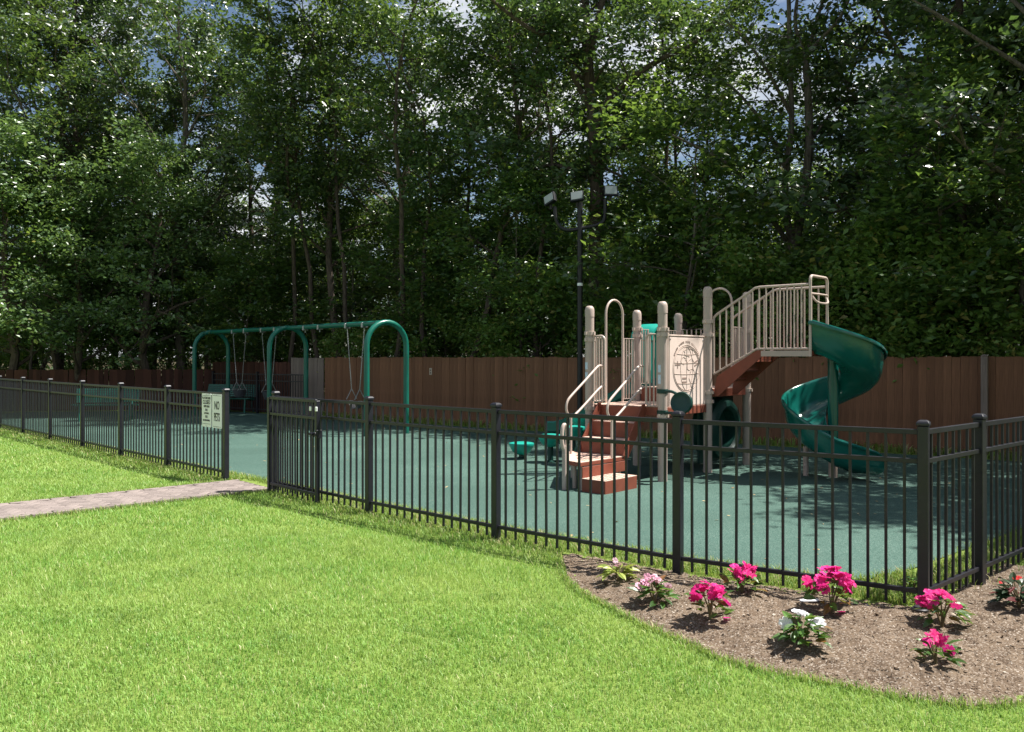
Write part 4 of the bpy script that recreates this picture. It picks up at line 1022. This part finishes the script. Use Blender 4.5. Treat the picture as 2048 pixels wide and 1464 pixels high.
def grow(seed, H, lo, R_, nl, r0, per, size, lean=(0, 0), crad=(.45, .85), shape='oval', sub=5, limbs=None, top=.96):
    """trunk + limbs (MB) and leaf clump centres"""
    rd = random.Random(seed); mb = MB(); C = []; rad = []
    n = 9; wob = [Vector((0, 0, 0))]
    for i in range(1, n + 1): wob.append(wob[-1] + Vector((rd.gauss(0, .018), rd.gauss(0, .018), 0)) * H + Vector((lean[0], lean[1], 0)) * H / n)
    tr = [wob[i] * (.5 + .5 * i / n) + Vector((0, 0, H * top * i / n)) for i in range(n + 1)]
    rs = [r0 * ((1 - i / n) ** .75 * .9 + .07) for i in range(n + 1)]; rs[0] *= 1.25
    mb.tube([tr[0] - Vector((0, 0, .2))] + tr, [rs[0] * 1.1] + rs, 9)
    def tp(t):
        f = t * n; i = min(n - 1, int(f)); return tr[i].lerp(tr[i + 1], f - i), rs[i] + (rs[i + 1] - rs[i]) * (f - i)
    az = rd.uniform(0, 6.28)
    for k in range(nl):
        t = lo / H + (.97 - lo / H) * ((k + rd.random() * .6) / nl)
        az += 2.4 + rd.gauss(0, .35); p, rr = tp(t); u = (t - lo / H) / (1 - lo / H)
        if shape == 'oval': pr = .50 + .50 * math.sin(math.pi * min(1, u * .85 + .15))
        elif shape == 'top': pr = .35 + .75 * math.sin(math.pi * min(1, u * .75 + .12)) ** 1.2
        else: pr = 1.0 - .65 * u
        L_ = R_ * pr * rd.uniform(.7, 1.15); el = R(rd.uniform(10, 38) + 32 * u)
        d = Vector((math.cos(az) * math.cos(el), math.sin(az) * math.cos(el), math.sin(el)))
        pts = [p]; q = p.copy(); dd = d.copy()
        for s_ in range(5):
            dd = (dd + Vector((rd.gauss(0, .14), rd.gauss(0, .14), rd.gauss(.03, .10)))).normalized(); q = q + dd * L_ / 5; pts.append(q.copy())
        b0 = min(rr * .55, .02 + L_ * .018); mb.tube(pts, [b0 * (1 - .17 * i) for i in range(6)], 6)
        for s_ in range(sub):
            f = .30 + .70 * (s_ + rd.random()) / sub; i = min(4, int(f * 5)); b_ = pts[i].lerp(pts[i + 1], f * 5 - i)
            a2 = az + rd.choice((-1, 1)) * rd.uniform(.4, 1.3); e2 = el * .5 + rd.gauss(.05, .35)
            l2 = L_ * rd.uniform(.22, .46) * (1.15 - .4 * f) + .25
            d2 = Vector((math.cos(a2) * math.cos(e2), math.sin(a2) * math.cos(e2), math.sin(e2))); e = b_ + d2 * l2; m_ = b_.lerp(e, .5) + Vector((0, 0, rd.gauss(.0, .06) * l2))
            mb.tube([b_, m_, e], [b0 * .42, b0 * .28, b0 * .10], 5, caps=False)
            C += [m_, e]; rad += [rd.uniform(*crad) * .85, rd.uniform(*crad)]
        C.append(pts[-1]); rad.append(rd.uniform(*crad))
    C.append(tr[-1] + Vector((0, 0, .2))); rad.append(crad[1])
    return mb, [tuple(c) for c in C], np.array(rad)
def tree_meshes(name, leafk, barkk, seed, per, size, flat=.5, tilt=.9, **kw):
    mb, C, rad = grow(seed, per=per, size=size, **kw)
    V, T = leaves_np(C, per, rad, np.random.default_rng(seed), size, flat, tilt)
    return mb.mesh('trunk', M[barkk], True), np_mesh('crown', V, T, M[leafk])
TYPES = {}
for i, (sd, lk, H, lo, R_, nl, r0) in enumerate(((21, 'leaf_oak', 14.5, 3.6, 3.3, 22, .17), (22, 'leaf_maple', 15.5, 5.0, 3.0, 20, .14), (23, 'leaf_oak', 13.5, 3.0, 3.5, 22, .19), (24, 'leaf_maple', 14.0, 4.2, 2.8, 20, .12))):
    TYPES['tall%d' % i] = tree_meshes('tall', lk, 'bark' if i % 2 else 'bark2', sd, 50, .168, crad=(.32, .62), H=H, lo=lo, R_=R_, nl=nl, r0=r0, shape='oval')
TYPES['pole'] = tree_meshes('pole', 'leaf_maple', 'bark', 31, 42, .160, crad=(.32, .6), H=13.0, lo=6.0, R_=2.1, nl=13, r0=.085, shape='top')
TYPES['oaklow'] = tree_meshes('oaklow', 'leaf_oak', 'bark', 42, 62, .180, H=11.5, lo=2.2, R_=3.7, nl=20, r0=.16, shape='cone', crad=(.42, .8))
TYPES['oaksun'] = tree_meshes('oaksun', 'leaf_oak_sunlit', 'bark', 41, 74, .172, flat=.34, tilt=.7, H=8.6, lo=1.3, R_=4.1, nl=17, r0=.16, shape='cone', crad=(.5, .95))
TYPES['under0'] = tree_meshes('under', 'leaf_under', 'bark', 51, 44, .16, H=5.2, lo=1.2, R_=2.1, nl=15, r0=.05, shape='oval', flat=.40, tilt=.55, crad=(.4, .75))
TYPES['under1'] = tree_meshes('under', 'leaf_under', 'bark2', 52, 44, .16, H=6.6, lo=1.8, R_=2.2, nl=16, r0=.06, shape='oval', flat=.40, tilt=.55, crad=(.4, .75))
TYPES['bush0'] = tree_meshes('bush', 'leaf_bush', 'bark', 61, 48, .13, H=2.7, lo=.35, R_=1.35, nl=16, r0=.03, shape='oval', sub=4, crad=(.3, .5))
TYPES['bush1'] = tree_meshes('bush', 'leaf_bush', 'bark', 62, 48, .13, H=3.3, lo=.5, R_=1.3, nl=16, r0=.035, shape='oval', sub=4, crad=(.3, .55))
def tree(kind, p, sc, rz, label, name='woodland_tree', group='trees of the woodland', cat='tree', zs=1.0):
    r = thing(name, label, cat, p, rz, group); r.scale = (sc, sc, sc * zs)
    tm, cm_ = TYPES[kind]; link('trunk', tm, r); link('crown', cm_, r); return r

def wood_y(px):
    """depth of the board fence in the direction of a photo column"""
    r_ = (px - CX) / F
    t = (5.3 + 24 * r_) / (12.1 + 9.1 * r_); y = 24 - 9.1 * t
    if px < 440: y = 27.2 - (440 - px) * .0044
    return min(y, 33)
def spot(px, off): Y = wood_y(px) + off; return v2((px - CX) * Y / F, Y)

# the two trees one can follow limb by limb
def custom_tree(name, label, base, Y, stems, leafk, barkk, seed, per, size, crad, leafskip=.25, extra=()):
    """stems: list of (pixel polyline [(px,py,dY)], r0, r1, leafy)"""
    rd = random.Random(seed); root = thing(name, label, 'tree', base); mb = MB(); C = []; rad = []
    for pl_, r0, r1, leafy in stems:
        pts = catmull([at(a, b_, Y + dy) - base for a, b_, dy in pl_], 5); n = len(pts)
        mb.tube(pts, [r0 + (r1 - r0) * i / (n - 1) for i in range(n)], 9)
        if leafy:
            for k in range(leafy):
                f = leafskip + (1 - leafskip) * (k + rd.random()) / leafy; i = min(n - 2, int(f * (n - 1))); b_ = pts[i]
                a2 = rd.uniform(0, 6.283); e2 = rd.gauss(.35, .4); l2 = rd.uniform(.6, 1.9)
                d2 = Vector((math.cos(a2) * math.cos(e2), math.sin(a2) * math.cos(e2), math.sin(e2))); e = b_ + d2 * l2; m_ = b_.lerp(e, .55) + Vector((0, 0, rd.gauss(0, .08)))
                rb = max(.010, (r0 + (r1 - r0) * f) * .30); mb.tube([b_, m_, e], [rb, rb * .6, rb * .25], 5, caps=False)
                C += [tuple(m_), tuple(e)]; rad += [rd.uniform(*crad) * .8, rd.uniform(*crad)]
    V, T = leaves_np(C, per, np.array(rad), np.random.default_rng(seed), size, .55, .8)
    link('trunk', mb.mesh('trunk', M[barkk], True), root); link('crown', np_mesh('crown', V, T, M[leafk]), root); return root
Yb = 21.5; bb = at(1192, 700, Yb); bb.z = 0
custom_tree('oak_tree', 'largest straight trunked tree, standing right behind the light pole', bb, Yb,
    [([(1197, 880, 0), (1195, 700, 0), (1192, 500, 0), (1193, 330, .0), (1180, 180, 0), (1172, 60, 0), (1168, -90, .2), (1175, -230, .3)], .235, .08, 26),
     ([(1188, 255, 0), (1230, 185, -.5), (1310, 125, -1.2), (1390, 85, -1.6), (1450, 20, -2.0)], .10, .03, 12),
     ([(1178, 120, 0), (1200, 20, -.3), (1235, -90, -.5), (1290, -200, -.8)], .10, .03, 12),
     ([(1186, 230, 0), (1110, 90, -.8), (1055, 55, -1.2), (985, 0, -1.5), (930, -70, -1.7)], .075, .025, 12),
     ([(1190, 360, 0), (1110, 330, .3), (1040, 345, .5), (980, 330, .8)], .06, .02, 8),
     ([(1192, 330, 0), (1270, 280, .5), (1340, 260, .9)], .06, .02, 7),
     ([(1190, 300, 0), (1240, 240, 1.4), (1290, 170, 2.4)], .06, .02, 9),
     ([(1180, 160, 0), (1100, 130, 1.6), (1030, 60, 2.6)], .06, .02, 9)], 'leaf_oak', 'bark', 71, 66, .168, (.42, .8), .36)
Yc = 19.0; bc = at(1590, 700, Yc); bc.z = 0
custom_tree('forked_tree', 'forked multi stemmed tree rising behind the slide stairs with open crown', bc, Yc,
    [([(1590, 860, 0), (1590, 640, 0), (1588, 480, 0)], .17, .14, 0),
     ([(1586, 500, 0), (1574, 430, 0), (1571, 355, 0), (1583, 250, .1), (1580, 130, .2), (1577, -20, .3), (1570, -150, .4)], .085, .04, 12),
     ([(1590, 490, 0), (1606, 400, 0), (1618, 300, 0), (1617, 200, 0), (1610, 110, 0)], .11, .075, 4),
     ([(1610, 120, 0), (1630, 90, -.2), (1680, 35, -.5), (1710, -40, -.7), (1730, -150, -.8)], .05, .02, 9),
     ([(1610, 120, 0), (1640, 20, .2), (1665, -60, .3), (1690, -180, .3)], .045, .02, 9),
     ([(1610, 110, 0), (1590, 40, .3), (1600, -60, .5), (1580, -200, .6)], .045, .02, 9),
     ([(1572, 480, 0), (1545, 440, -.3), (1500, 375, -.7), (1450, 325, -1.0), (1385, 290, -1.4), (1345, 270, -1.6)], .06, .018, 5),
     ([(1572, 340, 0), (1535, 260, .5), (1480, 190, .9), (1420, 140, 1.2), (1375, 100, 1.5)], .05, .016, 8),
     ([(1582, 230, 0), (1545, 160, -.4), (1500, 90, -.7), (1450, 40, -.9)], .045, .016, 8),
     ([(1618, 290, 0), (1660, 230, .6), (1720, 180, 1.0)], .04, .014, 6)], 'leaf_maple', 'bark2', 72, 44, .155, (.38, .7))

# the oak with low sunlit branches at the left and other trees with a place of their own
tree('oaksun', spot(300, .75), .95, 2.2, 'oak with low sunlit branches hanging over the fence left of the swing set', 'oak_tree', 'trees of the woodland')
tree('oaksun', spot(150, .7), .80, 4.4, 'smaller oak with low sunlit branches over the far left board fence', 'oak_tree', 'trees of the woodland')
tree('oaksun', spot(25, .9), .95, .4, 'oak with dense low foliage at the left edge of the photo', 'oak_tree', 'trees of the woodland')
tree('tall3', spot(668, 1.5), 1.05, 1.0, 'thick dark trunked tree seen through the nearer swing bay', 'woodland_tree')
tree('oaklow', spot(1925, 3.6), 1.1, 3.3, 'dark dense tree at the right edge behind the brown fence', 'oak_tree', 'trees of the woodland')
LAB = {'l': 'leafy woodland tree left of the swing set', 'c': 'leafy woodland tree behind the swing set', 'm': 'leafy woodland tree behind the play structure', 'r': 'leafy woodland tree right of the slide'}
zone = lambda px: 'l' if px < 380 else 'c' if px < 900 else 'm' if px < 1600 else 'r'
rows_ = [
 (1.6, [(112, 'pole', 1), (590, 'pole', 1), (635, 'pole', 1), (705, 'pole', 1), (790, 'pole', 1), (850, 'pole', 1), (945, 'tall3', 1), (1060, 'pole', 1), (1930, 'pole', 1), (2060, 'tall0', 1)]),
 (5.0, [(40, 'tall1', 1), (110, 'tall0', 1.05), (235, 'tall1', 1.1), (170, 'tall2', 1), (300, 'tall0', 1), (400, 'tall3', 1), (490, 'tall1', 1), (560, 'tall0', .9), (690, 'pole', 1), (830, 'tall2', .9), (905, 'pole', 1), (1010, 'tall3', .95), (1130, 'pole', 1), (1310, 'pole', .9), (1390, 'pole', .85), (1470, 'pole', .8), (1690, 'pole', .9), (1850, 'tall2', 1), (2000, 'tall1', 1)]),
 (9.5, [(90, 'tall3', .85), (250, 'tall0', .85), (420, 'tall2', .85), (600, 'tall3', .8), (760, 'tall3', .7), (880, 'tall1', .66), (1070, 'tall2', .66), (1240, 'tall0', .62), (1400, 'tall3', .52), (1580, 'tall1', .5), (1750, 'tall0', .7), (1930, 'tall3', .8)]),
 (15.0, [(0, 'tall0', .65), (170, 'tall1', .6), (340, 'tall0', .62), (500, 'tall2', .6), (680, 'tall1', .58), (820, 'tall0', .55), (960, 'tall2', .55), (1140, 'tall1', .52), (1300, 'tall3', .5), (1450, 'tall0', .46), (1610, 'tall2', .46), (1770, 'tall1', .5), (1960, 'tall3', .6)]),
]
rows_.append((3.0, [(365, 'tall2', 1.1), (95, 'tall3', 1.1)]))
ROWW = {1.6: 'nearest the fence', 3.0: 'just behind the oaks', 5.0: 'in the second row', 9.5: 'in the third row', 15.0: 'deepest in view'}
rt = random.Random(99)
for off_, lst in rows_:
    for px, kd, zsc in lst:
        tree(kd, spot(px + rt.uniform(-12, 12), off_ + rt.uniform(-.7, .9)), rt.uniform(.86, 1.06), rt.uniform(0, 6.28), (('slim ' if kd == 'pole' else 'broad ') + LAB[zone(px)] + ', ' + ROWW[off_]), zs=zsc * rt.uniform(.94, 1.06))
ULAB = {'l': 'slender understory sapling under the trees left of the swing set', 'c': 'slender understory sapling behind the fence at the swing set', 'm': 'slender understory sapling behind the fence at the play structure', 'r': 'slender understory sapling behind the fence right of the slide'}
for off_, lst in ((1.3, (70, 520, 1050, 1350, 1880, 2030)), (3.6, (0, 150, 300, 440, 560, 700, 870, 960, 1110, 1300, 1430, 1700, 1800, 1970)), (7.5, (100, 300, 480, 620, 780, 930, 1100, 1230, 1370, 1520, 1640, 1760, 1920)), (12.5, (30, 200, 400, 600, 800, 1000, 1200, 1400, 1580, 1740, 1900))):
    for px in lst:
        tree(rt.choice(('under0', 'under1')), spot(px + rt.uniform(-15, 15), off_ + rt.uniform(-.3, .5)), rt.uniform(.85, 1.15), rt.uniform(0, 6.28), ULAB[zone(px)] + {1.3: ', near the boards', 3.6: ', a little way in', 7.5: ', well inside the wood', 12.5: ', deep inside the wood'}[off_], 'sapling', 'understory saplings')
BL = 'bush with pale fresh leaves reaching over the brown fence '
for px, off_, kd, sc, lb in ((1545, .9, 'bush1', .95, 'behind the slide stairs'), (1740, .9, 'bush1', .95, 'just right of the slide top'), (1800, 1.0, 'bush0', 1.05, 'farther right of the slide'), (1690, 1.4, 'bush0', 1.1, 'directly behind the spiral slide'), (1655, .9, 'bush1', .75, 'behind the hoop of the slide'), (1880, 1.0, 'bush0', 1.0, 'left of the grey post'), (1985, 1.0, 'bush1', .9, 'above the grey post'), (1090, 1.0, 'bush1', .9, 'left of the light pole'), (1300, 1.0, 'bush0', .95, 'behind the tall loop rail')):
    tree(kd, spot(px, off_ + .45), sc * 1.15, rt.uniform(0, 6.28), BL + lb, 'bush', 'bushes behind the brown fence', 'bush')
for px in (30, 180, 300, 420, 520, 620, 720, 800, 900, 1000):
    tree(rt.choice(('bush0', 'bush1')), spot(px, 2.2 + rt.uniform(-.5, 1.2)), rt.uniform(.75, 1.0), rt.uniform(0, 6.28), 'low bush in the gloom under the woodland trees at the left', 'bush', 'low bushes under the trees', 'bush')
# unseen trees at right: oaks shade the rubber, two tall ones added to darken woods
for x, y, kd, rz in ((10.3, 10.1, 'oaklow', .3), (10.9, 8.2, 'oaklow', 2.0), (12.6, 15.4, 'tall2', 1.0), (13.8, 18.2, 'tall0', 2.4), (13.4, 12.8, 'tall2', 4.0)):
    tree(kd, v2(x, y), .95, rz, 'unseen leafy tree at the right, casting shade into the scene', 'woodland_tree', 'trees right of the playground')

# far wood closing the view between the trunks
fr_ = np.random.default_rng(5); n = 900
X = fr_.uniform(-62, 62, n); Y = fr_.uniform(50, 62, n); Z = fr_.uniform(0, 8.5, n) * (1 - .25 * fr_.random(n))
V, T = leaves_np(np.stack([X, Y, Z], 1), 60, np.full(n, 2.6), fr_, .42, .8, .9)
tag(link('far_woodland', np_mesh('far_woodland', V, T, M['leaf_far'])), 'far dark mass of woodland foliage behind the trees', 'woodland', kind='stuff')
